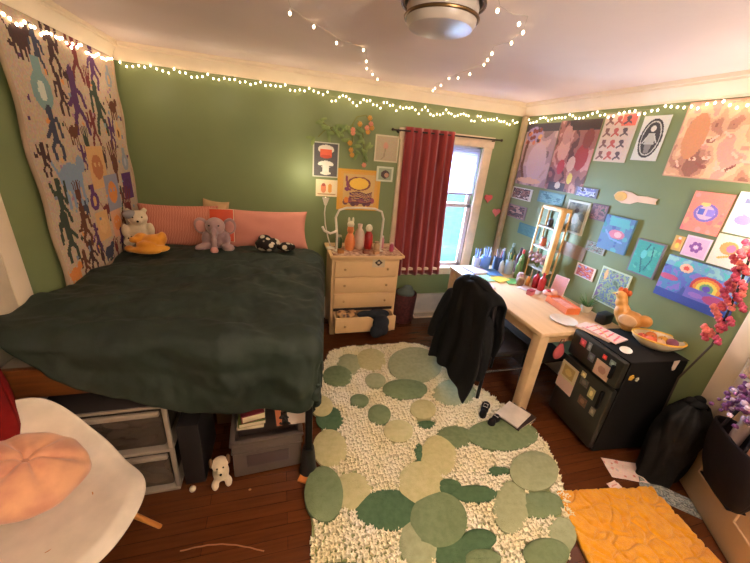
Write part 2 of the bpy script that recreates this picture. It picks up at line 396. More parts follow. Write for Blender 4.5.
for x, y, ch, s, c, c2 in ((.22, .88, 'm', .11, INK[5], 0), (.45, .84, 'b', .09, INK[0], 0), (.64, .84, 'h', .09, INK[4], 0), (.34, .74, 'm', .11, INK[0], 0), (.59, .62, 'm', .11, INK[4], 0), (.8, .6, 'm', .11, INK[1], 0), (.47, .58, 'h', .09, INK[2], 0), (.4, .5, 'm', .08, INK[1], 0), (.64, .5, 'h', .08, INK[0], 0), (.3, .31, 'b', .1, INK[5], 0), (.54, .26, 'b', .1, INK[4], 0), (.78, .26, 'm', .1, INK[2], 0), (.36, .13, 'm', .1, INK[1], 0), (.74, .13, 'm', .1, INK[3], 0), (.19, .05, 'm', .09, INK[3], 0), (.37, .05, 'h', .08, INK[0], 0), (.56, .05, 'h', .08, INK[4], 0), (.76, .04, 'u', .09, PUR, TAN), (.35, .9, 'm', .14, INK[0], 0), (.55, .9, 'm', .14, INK[4], 0), (.73, .89, 'm', .14, INK[1], 0), (.91, .88, 'u', .13, GRY, TAN), (.12, .92, 'b', .14, INK[0], 0),
    (.19, .76, 'u', .23, TEA, (196, 200, 190)), (.47, .71, 'm', .19, INK[1], 0), (.70, .70, 'm', .17, INK[2], 0), (.89, .75, 'b', .12, INK[3], 0), (.9, .62, 'u', .12, TAN, INK[3]), (.2, .585, 'm', .14, INK[5], 0), (.36, .62, 'b', .1, INK[3], 0),
    (.25, .44, 'b', .24, (128, 146, 170), 0), (.53, .465, 'c', .24, TAN, (176, 110, 70)), (.76, .465, 'h', .16, INK[3], 0), (.92, .47, 'u', .15, GRY, (170, 170, 180)), (.08, .5, 'm', .09, INK[0], 0),
    (.12, .33, 'm', .13, INK[2], 0), (.42, .315, 'u', .15, PUR, TAN), (.66, .33, 'c', .23, (140, 140, 160), ORA), (.90, .34, 'c', .18, PUR, INK[1]), (.27, .36, 'h', .09, INK[3], 0),
    (.11, .18, 'm', .15, INK[2], 0), (.27, .2, 'm', .14, INK[3], 0), (.46, .19, 'c', .17, TAN, (214, 170, 120)), (.64, .17, 'c', .17, (206, 150, 120), ORA), (.84, .2, 'h', .19, INK[4], 0),
    (.08, .05, 'b', .12, ORA, 0), (.27, .06, 'm', .11, INK[0], 0), (.46, .05, 'b', .13, INK[5], 0), (.66, .05, 'm', .1, INK[1], 0), (.86, .05, 'b', .13, INK[2], 0)):
    if ch == 'm': man(x, y, s, c, x*17+y*5)
    elif ch == 'b': beast(x, y, s, c)
    elif ch == 'h': hand(x, y, s, c)
    elif ch == 'c': card(x, y, s, c, c2)
    else: urn(x, y, s, c, c2)
for k in range(260):
    x, y = random.random(), random.random(); c = random.choice(tints+INK[:3])
    if sum(cv.p[int(y*149)][int(x*125)]) > 480: cv.ell(x, y, random.uniform(.007, .015), random.uniform(.006, .012), c)
tp = thing('tapestry', 'large cream wall tapestry covered with small dark figures, animals and hands', 'tapestry', (0, 0, 0))
painted('cloth', cv, (XL+.018, 2.2, .94), (0, 1, 0), (0, 0, 1), 1.19, 1.42, .006, tp, wob=.012, rough=.9)
m = MB()
for y0 in (2.19, 3.395): m.tube([(XL+.024+.006*math.sin(z*20), y0+.006*math.sin(z*9), .94+z*1.42) for z in [i/30 for i in range(31)]], .011)
m.tube([(XL+.024, 2.19+i*.06, .935+.004*math.sin(i*2)) for i in range(21)], .011)
m.build('hem', mat('tapestry_hem', (186, 158, 134), rough=.9), tp)

# back wall pictures
cv = Canvas(40, 62, (84, 80, 84)); cv.border(.06, (200, 196, 180))
cv.ell(.5, .8, .3, .13, (226, 214, 200)).rect(.28, .58, .72, .8, (222, 96, 66)).ell(.5, .6, .22, .05, (196, 74, 52)).ell(.5, .38, .3, .1, (232, 226, 216)).rect(.2, .3, .8, .34, (84, 80, 84)).rect(.38, .1, .62, .36, (236, 230, 222)).ell(.5, .12, .2, .05, (226, 220, 210))
on_back('poster', (313, 141), (338, 178), cv, 'narrow dark grey poster with red and white mushrooms', 'poster')
cv = Canvas(30, 28, (228, 206, 170)); cv.ell(.35, .5, .12, .3, (206, 120, 84)).ell(.65, .5, .1, .28, (220, 150, 70)).ell(.35, .7, .08, .09, (150, 70, 60)).line([(.1, .15), (.9, .15)], .05, (180, 140, 100))
on_back('art_card', (316, 179), (337, 197), cv, 'small cream card with orange figures below the mushroom poster', 'card')
cv = Canvas(60, 62, (214, 156, 70)); cv.border(.07, (216, 156, 50)); cv.rect(.14, .12, .86, .88, (206, 166, 104))
cv.ell(.5, .66, .27, .17, (120, 60, 60), hole=.7).ell(.5, .66, .22, .14, (236, 190, 70)).line([(.2, .82), (.24, .55), (.3, .5)], .05, (130, 60, 90)).ell(.22, .52, .05, .05, (120, 50, 96))
blobs_ = [cv.ell(.2+.09*k, .2+.05*math.sin(k*2), .06, .07, [(110, 60, 70), (150, 70, 90), (90, 50, 60)][k % 3]) for k in range(8)]
for q in range(7): cv.line([(.3, .42-q*.04), (.5, .46-q*.045), (.68, .4-q*.04), (.8, .45-q*.04)], .03, [(90, 44, 66), (120, 70, 90), (150, 90, 80)][q % 3])
cv.ell(.22, .25, .05, .08, (220, 130, 50))
on_back('poster', (338, 168), (378, 211), cv, 'yellow bordered poster of a golden face above purple lines', 'poster')
cv = Canvas(34, 36, (176, 158, 130)); cv.border(.06, (200, 188, 156)); cv.ell(.45, .6, .1, .14, (196, 140, 120)).line([(.45, .5), (.4, .2), (.3, .1)], .05, (150, 130, 104))
on_back('poster', (376, 134), (397, 163), cv, 'taupe print with a faint pink flower beside the curtain', 'picture')
cv = Canvas(26, 26, (150, 160, 130)); cv.border(.1, (206, 208, 180)); cv.ell(.52, .48, .26, .28, (70, 50, 46)).ell(.6, .44, .13, .16, (190, 140, 110))
on_back('picture_frame', (377, 166), (392, 182), cv, 'small framed picture with a dark round motif beside the curtain', 'picture', th=.015)

# dried vine garland
t = thing('dried_garland', 'dried vine garland with pink and orange blossoms hung above the yellow poster', 'garland', (0, 0, 0))
def W(px, py, d=.03): return at(px, py, 1, YB-d)
VINE = mat('vine', (126, 128, 70), rough=.8)
m = MB()
m.tube([W(318, 137), W(325, 130), W(333, 127), W(342, 133), W(352, 125), W(357, 117), W(366, 115), W(372, 124)], .005)
m.tube([W(321, 121), W(328, 126), W(336, 134), W(345, 140), W(350, 146)], .004); m.tube([W(353, 124), W(353, 138), W(351, 152), W(354, 158)], .005)
m.tube([W(358, 120), W(363, 134), W(364, 150), W(364, 164)], .005); m.build('stem', VINE, t)
m = MB()
for (a, b_) in ((320, 122), (326, 128), (331, 133), (336, 130), (341, 134), (346, 128), (340, 126), (362, 140), (358, 146), (364, 152), (360, 130), (366, 158), (350, 132), (313, 141), (368, 146), (356, 156), (329, 138), (346, 140)):
    p = W(a, b_, .035); m.ball(p, (.045, .006, .018), rot=(0, random.uniform(-1.4, 1.4), random.uniform(-.5, .5)), sub=2); m.ball(p+Vector((random.uniform(-.04, .04), -.006, random.uniform(-.04, .04))), (.036, .005, .013), rot=(0, random.uniform(-1.4, 1.4), 0), sub=2)
m.build('leaves', mat('dry_leaf', (134, 148, 82), (100, 120, 66), scale=9), t)
for nm, c, L in (('pink_blossom', (224, 140, 112), ((353, 130), (353, 133), (367, 128), (364, 165), (371, 124))), ('amber_blossom', (206, 146, 60), ((350, 143), (351, 150), (370, 118), (352, 155), (368, 132), (372, 128), (360, 124)))):
    for (a, b_) in L:
        m = MB(); p = W(a, b_, .045)
        for k in range(6): m.ball(p+Vector((math.cos(k*PI/3)*.014, 0, math.sin(k*PI/3)*.014)), (.012, .008, .012), sub=1)
        m.ball(p+Vector((0, -.006, 0)), .008, sub=1); m.build(nm, mat(nm, c), t)

# hearts by the window
for px, py, c, lb in ((488, 198, (226, 96, 100), 'coral paper heart on the wall right of the window, the upper one'), (496, 212, (226, 120, 128), 'pink paper heart on the wall right of the window, the lower one')):
    P = [(.05*16*math.sin(a)**3/16, .05*(13*math.cos(a)-5*math.cos(2*a)-2*math.cos(3*a)-math.cos(4*a))/16) for a in [2*PI*k/28 for k in range(28)]]
    p = at(px, py, 1, YB-.006)
    mt = Matrix.Translation((p.x, YB-.001, p.z)) @ Matrix.Rotation(PI/2, 4, 'X')
    tag(MB().prism(P, 0, .02, mt).build('paper_heart', mat('heart_%d' % px, c), smooth=False), lb, 'heart decoration')

# right wall pictures
cv = Canvas(54, 66, (168, 138, 134)); cv.field([(120, 96, 96), (160, 130, 130), (186, 154, 146), (172, 140, 132)], 2.5, 3)
cv.rect(0, .88, 1, 1, (64, 56, 62)).ell(.3, .83, .26, .12, (150, 130, 160))
for k in range(16): cv.ell(.3+.2*math.cos(k), .8+.1*math.sin(k*1.7), .05, .035, random.choice([(206, 150, 90), (120, 60, 50), (190, 110, 80), (80, 50, 50)]))
cv.line([(.12, .65), (.1, .3), (.25, .08)], .08, (104, 70, 54)).ell(.55, .4, .3, .3, (186, 156, 154)).ell(.45, .08, .4, .05, (206, 160, 130))
on_rc('poster', 3.36, 2.9, 1.66, 2.27, cv, 'mauve poster with a cluster of small faces, nearest the corner pipe', 'poster')
cv = Canvas(54, 66, (140, 92, 82)); cv.field([(96, 60, 56), (150, 96, 84), (190, 136, 120), (150, 90, 80)], 4, 9); cv.rect(.25, .86, 1, 1, (66, 50, 50))
for x, y, r, c in ((.25, .6, .15, (200, 150, 130)), (.3, .35, .1, (176, 60, 56)), (.75, .5, .16, (160, 56, 50)), (.55, .4, .1, (206, 170, 150)), (.62, .2, .07, (214, 190, 90)), (.8, .75, .12, (130, 64, 54)), (.25, .8, .12, (180, 130, 116))): cv.ell(x, y, r, r*1.1, c)
cv.rect(.1, 0, .55, .12, (66, 52, 52)).ell(.35, .08, .08, .05, (206, 190, 170))
on_rc('poster', 2.89, 2.44, 1.66, 2.28, cv, 'reddish brown poster with crowded figures, right of the mauve one', 'poster')
cv = Canvas(42, 54, (204, 178, 160)); cv.rect(.55, .75, .95, .97, (222, 104, 84))
for k in range(12):
    x, y = .18+.27*(k % 3), .12+.24*(k//3); c = [(120, 84, 80), (178, 82, 74), (90, 70, 74)][k % 3]
    cv.ell(x, y+.06, .07, .05, c).line([(x, y), (x-.09, y-.06)], .05, c).line([(x, y), (x+.1, y-.04)], .05, c)
cv.border(.04, (200, 182, 160))
on_rc('poster', 2.42, 2.13, 1.95, 2.31, cv, 'pale poster of rows of small dark figures with a red square', 'poster')
cv = Canvas(40, 60, (206, 200, 186)); cv.ell(.5, .5, .42, .44, (54, 46, 44)).ell(.5, .5, .36, .39, (190, 182, 166)).ell(.5, .5, .32, .36, (60, 52, 50))
cv.ell(.5, .72, .1, .07, (206, 196, 180)).poly([(.38, .62), (.62, .62), (.7, .36), (.3, .36)], (176, 168, 156)).poly([(.36, .36), (.64, .36), (.58, .16), (.42, .16)], (130, 120, 112)).line([(.4, .58), (.25, .4)], .05, (190, 182, 168)).line([(.6, .58), (.75, .42)], .05, (190, 182, 168))
on_rc('poster', 2.09, 1.90, 1.975, 2.275, cv, 'white poster with a black oval holding a standing figure', 'poster')
cv = Canvas(96, 60, (206, 156, 126)); cv.field([(150, 100, 84), (186, 130, 106), (214, 164, 130), (232, 186, 146), (222, 160, 140)], 3.2, 5)
for k in range(26):
    x = .1+random.random()*.85; y = .12+.5*random.random(); a = random.uniform(0, 3)
    cv.ell(x, y, .035, .03, random.choice([(236, 190, 164), (216, 150, 130), (160, 100, 84)])).line([(x, y), (x+.07*math.cos(a), y+.08*math.sin(a))], .02, random.choice([(232, 186, 160), (150, 90, 76), (206, 150, 124)]))
cv.ell(.16, .55, .1, .3, (206, 140, 100)).border(.012, (196, 150, 124))
a_, b_ = at(690, 103, 0, XR-.005), at(667, 177, 0, XR-.005)
tag(painted('wall_hanging', cv, (XR-.001, 1.815, 1.885), (0, -1, 0), (0, 0, 1), .66, .455, .005, wob=.008, rough=.9), 'big peach and tan cloth hanging with swirling clouds and bodies', 'wall hanging')
# cut-out fish/hand shape
P = [(0, .5), (.06, .8), (.2, .95), (.4, .9), (.55, .72), (.75, .78), (1, .7), (.97, .5), (1, .32), (.8, .3), (.6, .28), (.45, .05), (.25, .02), (.08, .2)]
p0, p1 = Vector((0, 2.12, 1.755)), Vector((0, 1.78, 1.655))
mt = Matrix(((0, 0, -1, XR-.001), (-1, 0, 0, p0.y), (0, 1, 0, p1.z), (0, 0, 0, 1)))
Wd, Hd = p0.y-p1.y, p0.z-p1.z
t = thing('cutout', 'peach and gold fish-shaped paper cut-out on the green wall', 'decoration', (0, 0, 0))
MB().prism([(x*Wd, y*Hd) for x, y in P], 0, .006, mt).build('body', mat('peach_card', (232, 192, 160)), t, smooth=False)
MB().prism([(.03*Wd+.3*Wd*(.5+.5*math.cos(a)), .15*Hd+.7*Hd*(.5+.5*math.sin(a))) for a in [2*PI*k/20 for k in range(20)]], .0061, .009, mt).build('head', mat('gold_card', (228, 176, 84)), t, smooth=False)
def blobs(cv, cols, n, rmin=.04, rmax=.12):
    for k in range(n):
        r = random.uniform(rmin, rmax); cv.ell(random.random(), random.random(), r, r*cv.a*random.uniform(.5, 1.2), random.choice(cols), random.uniform(0, 3))
    return cv
cv = Canvas(46, 50, (86, 120, 160)); blobs(cv, [(60, 96, 150), (90, 160, 170), (70, 84, 140), (60, 130, 140)], 16); cv.rect(.2, .72, .85, .95, (90, 168, 172)); cv.ell(.55, .5, .27, .13, (206, 110, 130)).ell(.6, .5, .12, .08, (236, 170, 170)).line([(.15, .55), (.4, .35), (.8, .3)], .06, (120, 150, 200))
on_right('painting', (612, 215), (624, 254), cv, 'x', 'painting', th=.018).name = 'canvas_painting'
o = bpy.data.objects['canvas_painting']; bpy.data.objects.remove(o)
o = tag(painted('canvas_painting', cv, (XR-.001, 2.11, 1.28), (0, -1, 0), (0, 0, 1), .25, .275, .018), 'small blue canvas with a pink shape in the middle', 'painting')
cv = Canvas(40, 50, (60, 156, 146)); blobs(cv, [(70, 170, 160), (50, 140, 136), (90, 180, 160)], 12); cv.line([(.5, .9), (.35, .5), (.5, .1)], .05, (40, 100, 110)).line([(.65, .85), (.72, .5), (.6, .2)], .04, (40, 100, 110)).ell(.4, .6, .1, .12, (96, 190, 190)); cv.border(.05, (120, 112, 120))
tag(painted('painting', cv, (XR-.001, 1.8, 1.18), (0, -1, 0), (0, 0, 1), .2, .26, .015), 'teal painting in a thin grey mauve frame', 'painting')
cv = Canvas(44, 54, (236, 138, 118)); blobs(cv, [(244, 160, 120), (238, 120, 120), (232, 150, 140)], 14); cv.ell(.5, .5, .32, .22, (130, 110, 190)).ell(.5, .5, .24, .17, (214, 176, 200)).rect(.3, .45, .45, .6, (90, 100, 190)).rect(.52, .42, .72, .6, (150, 130, 214)).ell(.42, .7, .12, .05, (250, 200, 120))
tag(painted('painting', cv, (XR-.001, 1.57, 1.565), (0, -1, 0), (0, 0, 1), .205, .25, .012), 'coral orange painting with a violet ring in the middle', 'painting')
cv = Canvas(30, 28, (222, 176, 204)); 
for k in range(6): cv.ell(.5+.18*math.cos(k*PI/3), .5+.18*math.sin(k*PI/3), .09, .09, (140, 80, 150))
cv.ell(.5, .5, .07, .07, (236, 200, 220)).border(.05, (232, 200, 214))
tag(painted('art_card', cv, (XR-.001, 1.51, 1.405), (0, -1, 0), (0, 0, 1), .14, .135, .004), 'small pink card with a purple flower', 'card')
cv = Canvas(24, 30, (214, 168, 90)); cv.ell(.5, .6, .3, .22, (236, 120, 60)).ell(.5, .35, .2, .2, (244, 200, 80)).ell(.5, .85, .15, .1, (220, 206, 190))
tag(painted('art_card', cv, (XR-.001, 1.575, 1.42), (0, -1, 0), (0, 0, 1), .06, .1, .006), 'tiny orange and yellow card left of the pink flower card', 'card')
cv = Canvas(40, 46, (240, 228, 222)); cv.rect(.2, .75, .9, .85, (130, 130, 176)).ell(.35, .35, .2, .12, (166, 150, 206)).line([(.3, .5), (.7, .62)], .05, (180, 170, 200))
tag(painted('drawing', cv, (XR-.001, 1.35, 1.6), (0, -1, 0), (0, 0, 1), .2, .24, .003, wob=.01), 'white paper drawing with lilac marks, upper right of the wall', 'drawing')
cv = Canvas(40, 40, (236, 222, 200)); cv.ell(.35, .6, .2, .2, (236, 160, 90)).ell(.4, .6, .1, .12, (200, 120, 160)).line([(.7, .9), (.72, .3)], .06, (190, 160, 200)).line([(.2, .25), (.5, .4)], .06, (220, 180, 90))
tag(painted('drawing', cv, (XR-.001, 1.355, 1.4), (0, -1, 0), (0, 0, 1), .22, .19, .003, wob=.01), 'cream paper drawing with an orange flower above the rainbow painting', 'drawing')
cv = Canvas(90, 62, (96, 120, 186)); cv.field([(70, 90, 160), (100, 110, 190), (84, 140, 190), (140, 120, 200)], 5, 2); cv.rect(0, .8, 1, 1, (110, 176, 176)); cv.field([(90, 190, 190), (120, 170, 200), (150, 200, 200)], 6, 4, 0, .78, 1, 1)
cv.rect(0, 0, 1, .2, (60, 80, 160)).ell(.3, .8, .09, .1, (240, 190, 160)).ell(.3, .8, .04, .05, (226, 80, 60)).ell(.12, .5, .14, .07, (196, 90, 130))
for r, c in ((.21, (206, 70, 70)), (.17, (236, 150, 60)), (.13, (244, 220, 90)), (.085, (120, 170, 120)), (.05, (110, 90, 190))): cv.ell(.64, .5, r, r*1.25, c)
cv.rect(.4, .2, .9, .44, (120, 110, 196)).ell(.8, .3, .16, .1, (186, 80, 130)).ell(.55, .3, .1, .06, (160, 120, 200)).ell(.9, .6, .1, .06, (150, 180, 220))
tag(painted('canvas_painting', cv, (XR-.001, 1.555, 1.1), (0, -1, 0), (0, 0, 1), .43, .29, .022), 'blue landscape canvas with a rainbow and pink clouds', 'painting')
cv = Canvas(46, 52, (118, 140, 112)); cv.field([(90, 110, 96), (130, 156, 120), (100, 120, 150), (150, 170, 130), (120, 100, 140)], 6, 8); cv.border(.04, (190, 206, 180)); cv.ell(.2, .8, .06, .15, (214, 170, 110))
tag(painted('painting', cv, (XR-.001, 1.99, .85), (0, -1, 0), (0, 0, 1), .25, .3, .012), 'green and violet mottled painting with a pale edge above the fridge', 'painting')
cv = Canvas(36, 46, (110, 116, 100)); cv.field([(80, 84, 78), (120, 124, 110), (140, 140, 124)], 4, 6); cv.border(.07, (196, 196, 180)); cv.ell(.5, .45, .2, .16, (150, 144, 130)).ell(.5, .7, .1, .08, (70, 64, 60))
tag(painted('picture_frame', cv, (XR-.001, 2.53, 1.32), (0, -1, 0), (0, 0, 1), .24, .29, .015), 'grey photograph in a thin white frame beside the wooden ladder shelf', 'picture')
def photo(tl, br, cols, lb, seed, bd=(200, 200, 190)):
    c = Canvas(22, 26, cols[0]); c.field(cols, 5, seed); c.border(.08, bd); on_right('photograph', tl, br, c, lb, 'photo')
photo((513, 186), (530, 202), [(90, 60, 60), (150, 110, 100), (60, 44, 50), (200, 180, 170)], 'small dark red photograph high left, nearest the window corner', 11)
photo((509, 203), (524, 221), [(110, 70, 70), (60, 50, 60), (170, 130, 120)], 'small dark photograph below the dark red one near the corner', 12, (130, 110, 110))
photo((540, 190), (562, 207), [(80, 130, 134), (110, 150, 150), (60, 100, 110)], 'teal print above the wooden ladder shelf', 13, (90, 130, 130))
photo((577, 186), (596, 199), [(120, 110, 170), (90, 100, 150), (190, 190, 210), (60, 50, 50)], 'small violet print hanging below the brown poster', 14, (110, 104, 120))
photo((520, 222), (537, 240), [(60, 110, 114), (70, 120, 120)], 'plain teal sheet behind the desk bottles', 15, (60, 110, 114))
photo((588, 240), (603, 256), [(190, 190, 180), (90, 60, 50), (120, 140, 120), (150, 100, 90)], 'small print of a brown figure left of the teal painting', 16, (150, 150, 140))
photo((578, 262), (592, 282), [(196, 120, 90), (170, 60, 50), (130, 150, 190)], 'small red and blue print beneath the brown figure print', 17, (214, 190, 170))
photo((562, 240), (582, 262), [(150, 128, 112), (146, 124, 108)], 'plain taupe sheet right of the ladder shelf', 18, (146, 126, 110))
photo((594, 203), (604, 222), [(90, 60, 70), (150, 100, 100), (60, 80, 60)], 'narrow dark print between the grey photograph and the blue canvas', 19, (110, 80, 90))

# ---------------------------------------------------------------- bed
BT = .90; BX0, BX1, BY0, BY1 = -1.2, .19, 1.5, 3.42
t = thing('bed', 'raised bed with brown wooden rails and black legs in the left corner', 'bed', ((BX0+BX1)/2, (BY0+BY1)/2, 0))
ox, oy = -(BX0+BX1)/2, -(BY0+BY1)/2
WOOD = mat('orange_brown_wood', (124, 70, 32), (98, 54, 24), scale=4, rough=.45, stretch=(1, 12, 12))
BLKM = mat('black_metal', (26, 26, 30), rough=.4, metal=.5)
def bx(x0, x1, y0, y1, z0, z1, bev=.005): return ((x0+x1)/2+ox, (y0+y1)/2+oy, (z0+z1)/2), (x1-x0, y1-y0, z1-z0), None, bev
MB().box(*bx(BX0, BX1-.05, BY0+.03, BY1-.01, .70, .87, .03)).build('mattress', mat('mattress_ticking', (150, 140, 130), rough=.9), t)
MB().box(*bx(BX0, BX1-.02, BY0, BY0+.03, .72, .87)).build('foot_rail', WOOD, t)
for x in (BX0, BX1-.03): MB().box(*bx(x, x+.03, BY0, BY1, .66, .80)).build('side_rail', WOOD, t)
m = MB()
for k in range(12): m.box(*bx(BX0+.02, BX1-.04, BY0+.08+k*.155, BY0+.15+k*.155, .665, .69))
m.build('slats', mat('slat_wood', (120, 84, 54)), t)
for x in (BX0+.03, BX1-.06):
    for y in (BY0-.03, BY1-.04):
        lg = MB().box(*bx(x-.02, x+.02, y-.02, y+.02, .14, .7)).build('leg', BLKM, t)
        MB().lathe([(.052, 0), (.052, .02), (.046, .06), (.04, .15), (.034, .2), (.02, .2)], (x+ox, y+oy, 0), 20).build('riser', mat('black_rubber', (20, 20, 22), rough=.6), lg)
# duvet
DU = mat('dark_green_duvet', (28, 42, 32), (20, 32, 24), scale=3, rough=.7, bump=.7, bscale=11)
NX, NY = 150, 170
X0, XE0, YFt, YH = XL+.03, BX1-.125, BY0+.04, 3.08
def duv(u, v):
    XE = XE0+.22*max(0, min(1, (YH-v*(YH-YFt)-1.55)/1.3))
    s = X0+u*(XE+.36-X0)          # across
    q_ = min(1, max(0, (s-X0)/(XE-X0))); fl = .53*(1-(1-q_)**3.2)-.05  # foot drop grows towards the right
    tt = YH-v*(YH-YFt+fl)
    dx, dy = max(0, s-XE), max(0, YFt-tt)
    R = .07
    def drape(d): # outwards, downwards
        if d < R*PI/2: a = d/R; return R*math.sin(a), R*(1-math.cos(a))
        return R, R+(d-R*PI/2)
    ex, zx = drape(dx); ey, zy = drape(dy)
    ey = min(ey, .07)
    base = .95+.13*(1-q_)**3*max(0, 1-max(0, tt-1.4)/1.2)+.035*math.sin(min(1, max(0, (s-X0)/(XE-X0)))*PI)+.02*nz(s*2.2, tt*2.0, 3)
    drop = math.hypot(zx, zy) if (zx > 0 and zy > 0) else zx+zy
    flare = .035*math.sin(tt*13+1.2*math.sin(tt*5))*min(1, zx*4)+.02*min(1, zx*4)
    flare2 = (.03*math.sin(s*11+1.5*math.sin(s*4.1))+.02)*min(1, zy*4)
    w1 = .034*abs(nz(s*3+.8*nz(tt*2, s, 5), tt*6, 1))+.012*nz(s*9, tt*9, 2)+.009*nz(s*22, tt*16, 8)+.006*math.sin(s*34+2*nz(s*3, tt*2, 7))*max(0, nz(s*2, tt*2.5, 12))*3
    # long soft folds that run across the bed
    w1 += .024*math.sin((tt*1.0+s*.35+.35*nz(s*1.3, tt*1.3, 9))*15)*(.4+.6*abs(nz(s*1.5, tt*1.5, 4)))
    x = min(s, XE)+ex*(1 if dx > 0 else 0)+flare+(w1 if zx > .06 else 0)
    y = max(tt, YFt)-ey-flare2-(w1 if zy > .06 else 0)
    z = base+(w1 if zx < .06 and zy < .06 else 0)-drop
    if dx > 0 and dy > 0: x -= .3*min(zx, zy)*.3; y += .3*min(zx, zy)*.3
    x = min(x, XE+.085)
    if v < .04: z -= (.04-v)*.6
    return (max(x, XL+.012), y, max(z, .30))
o = MB().grid(NX, NY, duv).build('duvet', DU, ang=180); mod(o, 'SOLIDIFY', thickness=.035, offset=-1); mod(o, 'SMOOTH', factor=.5, iterations=3)
tag(o, 'dark green crumpled duvet hanging over the foot of the bed', 'duvet')
# pillows
def pillow(name, label, c, size, rot, m, cat='pillow', n=20, puff=1.0):
    a, b_, h = size
    def fn(sg):
        def f(u, v):
            x, y = u*2-1, v*2-1
            e = (max(0, 1-abs(x)**2.6)**.5)*(max(0, 1-abs(y)**2.6)**.5)
            k = 1-.10*(1-abs(x)**2)*abs(y)**3; k2 = 1-.10*(1-abs(y)**2)*abs(x)**3
            return (x*a*k2, y*b_*k, sg*h*e*puff+.01*nz(x*2+c[0]*5, y*2, sg)*e)
        return f
    q = MB(); q.grid(n, n, fn(1)); q.grid(n, n, fn(-1)); bmesh.ops.remove_doubles(q.b, verts=q.b.verts, dist=.0008)
    o = q.build(name, m, ang=180); o.location = c; o.rotation_euler = rot; mod(o, 'SUBSURF', levels=1, render_levels=1)
    return tag(o, label, cat)
PINK = mat('pink_pillowcase', (206, 138, 122), (196, 128, 112), scale=3, rough=.85)
PINK2 = mat('pink_patterned_case', (204, 136, 114), (176, 104, 86), scale=26, rough=.85, kind='wave')
p = pillow('pillow', 'plain pink pillow at the right of the bed head', (-.11, 3.17, 1.10), (.37, .19, .065), (1.15, 0, 0), PINK)
p = pillow('pillow', 'pink patterned pillow at the left of the bed head', (-.86, 3.19, 1.11), (.33, .20, .065), (1.15, 0, .04), PINK2)
p = pillow('cushion', 'beige cushion tucked behind the patterned pink pillow', (-.60, 3.35, 1.13), (.12, .2, .05), (1.35, .1, -.05), mat('beige_case', (196, 158, 116), rough=.9), 'cushion')
# red book behind the elephant
t = thing('book', 'red orange book standing behind the plush elephant on the bed', 'book', (-.50, 3.06, 1.0), 0, rot=(-.25, 0, 0))
MB().box((0, 0, .15), (.19, .025, .28)).build('cover', mat('red_orange_cover', (206, 72, 34), rough=.5), t)
MB().box((.003, 0, .15), (.188, .02, .285), bev=.001).build('pages', mat('paper_pages', (226, 208, 176)), t)

def plush(parts, name, m, parent, vox=.008):
    q = MB()
    for c, r, *rt in parts: q.ball(c, r, rot=rt[0] if rt else None, sub=3)
    o = q.build(name, m, parent, ang=180); mod(o, 'REMESH', mode='VOXEL', voxel_size=vox, use_smooth_shade=True); mod(o, 'SMOOTH', factor=.5, iterations=4)
    return o
LIL = mat('grey_lilac_plush', (176, 142, 140), (156, 124, 126), scale=14, rough=.95, sheen=.4, bump=.3, bscale=90)
t = thing('plush_elephant', 'grey lilac plush elephant sitting against the pink pillows', 'soft toy', (-.52, 2.91, .985), 0)
plush([((0, .02, .10), (.085, .07, .10)), ((0, -.02, .205), (.075, .065, .07)), ((0, -.09, .16), (.026, .03, .045)), ((0, -.115, .10), (.021, .022, .045)), ((0, -.12, .05), (.022, .024, .03)), ((-.09, -.05, .035), (.075, .04, .033), (0, 0, .5)), ((.09, -.06, .035), (.06, .04, .033), (0, 0, -.6)), ((-.08, -.02, .1), (.03, .03, .06)), ((.08, -.02, .1), (.03, .03, .06))], 'body', LIL, t)
for s in (-1, 1):
    e = MB().ball((s*.105, 0, .20), (.055, .014, .07), rot=(0, s*.3, -s*.3)).build('ear', LIL, t)
    MB().ball((s*.107, -.012, .197), (.038, .008, .05), rot=(0, s*.3, -s*.3)).build('inner_ear', mat('pink_velour', (216, 150, 140)), e)
    MB().ball((s*.035, -.08, .22), .007, sub=2).build('eye', mat('black_bead', (14, 12, 12), rough=.2), t)
MB().ball((0, -.145, .035), (.03, .02, .028)).build('trunk_tip', mat('pink_velour', (216, 150, 140)), t)
WHT = mat('cream_plush', (222, 204, 176), (200, 180, 154), scale=14, rough=.95, sheen=.3, bump=.3, bscale=80)
t = thing('plush_bear', 'cream and grey plush bear slumped by the tapestry', 'soft toy', (-1.13, 3.06, .985), .3)
plush([((0, 0, .1), (.08, .07, .1)), ((.01, -.02, .22), (.07, .065, .06)), ((.01, -.085, .205), (.03, .03, .024)), ((-.05, 0, .275), (.022, .012, .022)), ((.06, 0, .275), (.022, .012, .022)), ((.07, -.07, .04), (.04, .07, .035)), ((-.07, -.07, .04), (.04, .07, .035)), ((.085, -.03, .12), (.028, .03, .06)), ((-.085, -.03, .12), (.028, .03, .06))], 'body', WHT, t)
MB().ball((-.035, -.03, .25), (.05, .05, .035)).build('head_patch', mat('grey_plush', (150, 146, 150), rough=.95), t)
MB().ball((.01, -.115, .21), .009, sub=2).ball((-.02, -.075, .235), .006, sub=2).ball((.04, -.075, .235), .006, sub=2).build('face', mat('black_bead', (14, 12, 12)), t)
YEL = mat('golden_plush', (232, 160, 60), (206, 126, 40), scale=8, rough=.95, sheen=.3, bump=.3, bscale=60)
t = thing('plush_toy', 'golden orange long-limbed plush curled at the bed corner', 'soft toy', (-.99, 2.85, .985), -.15)
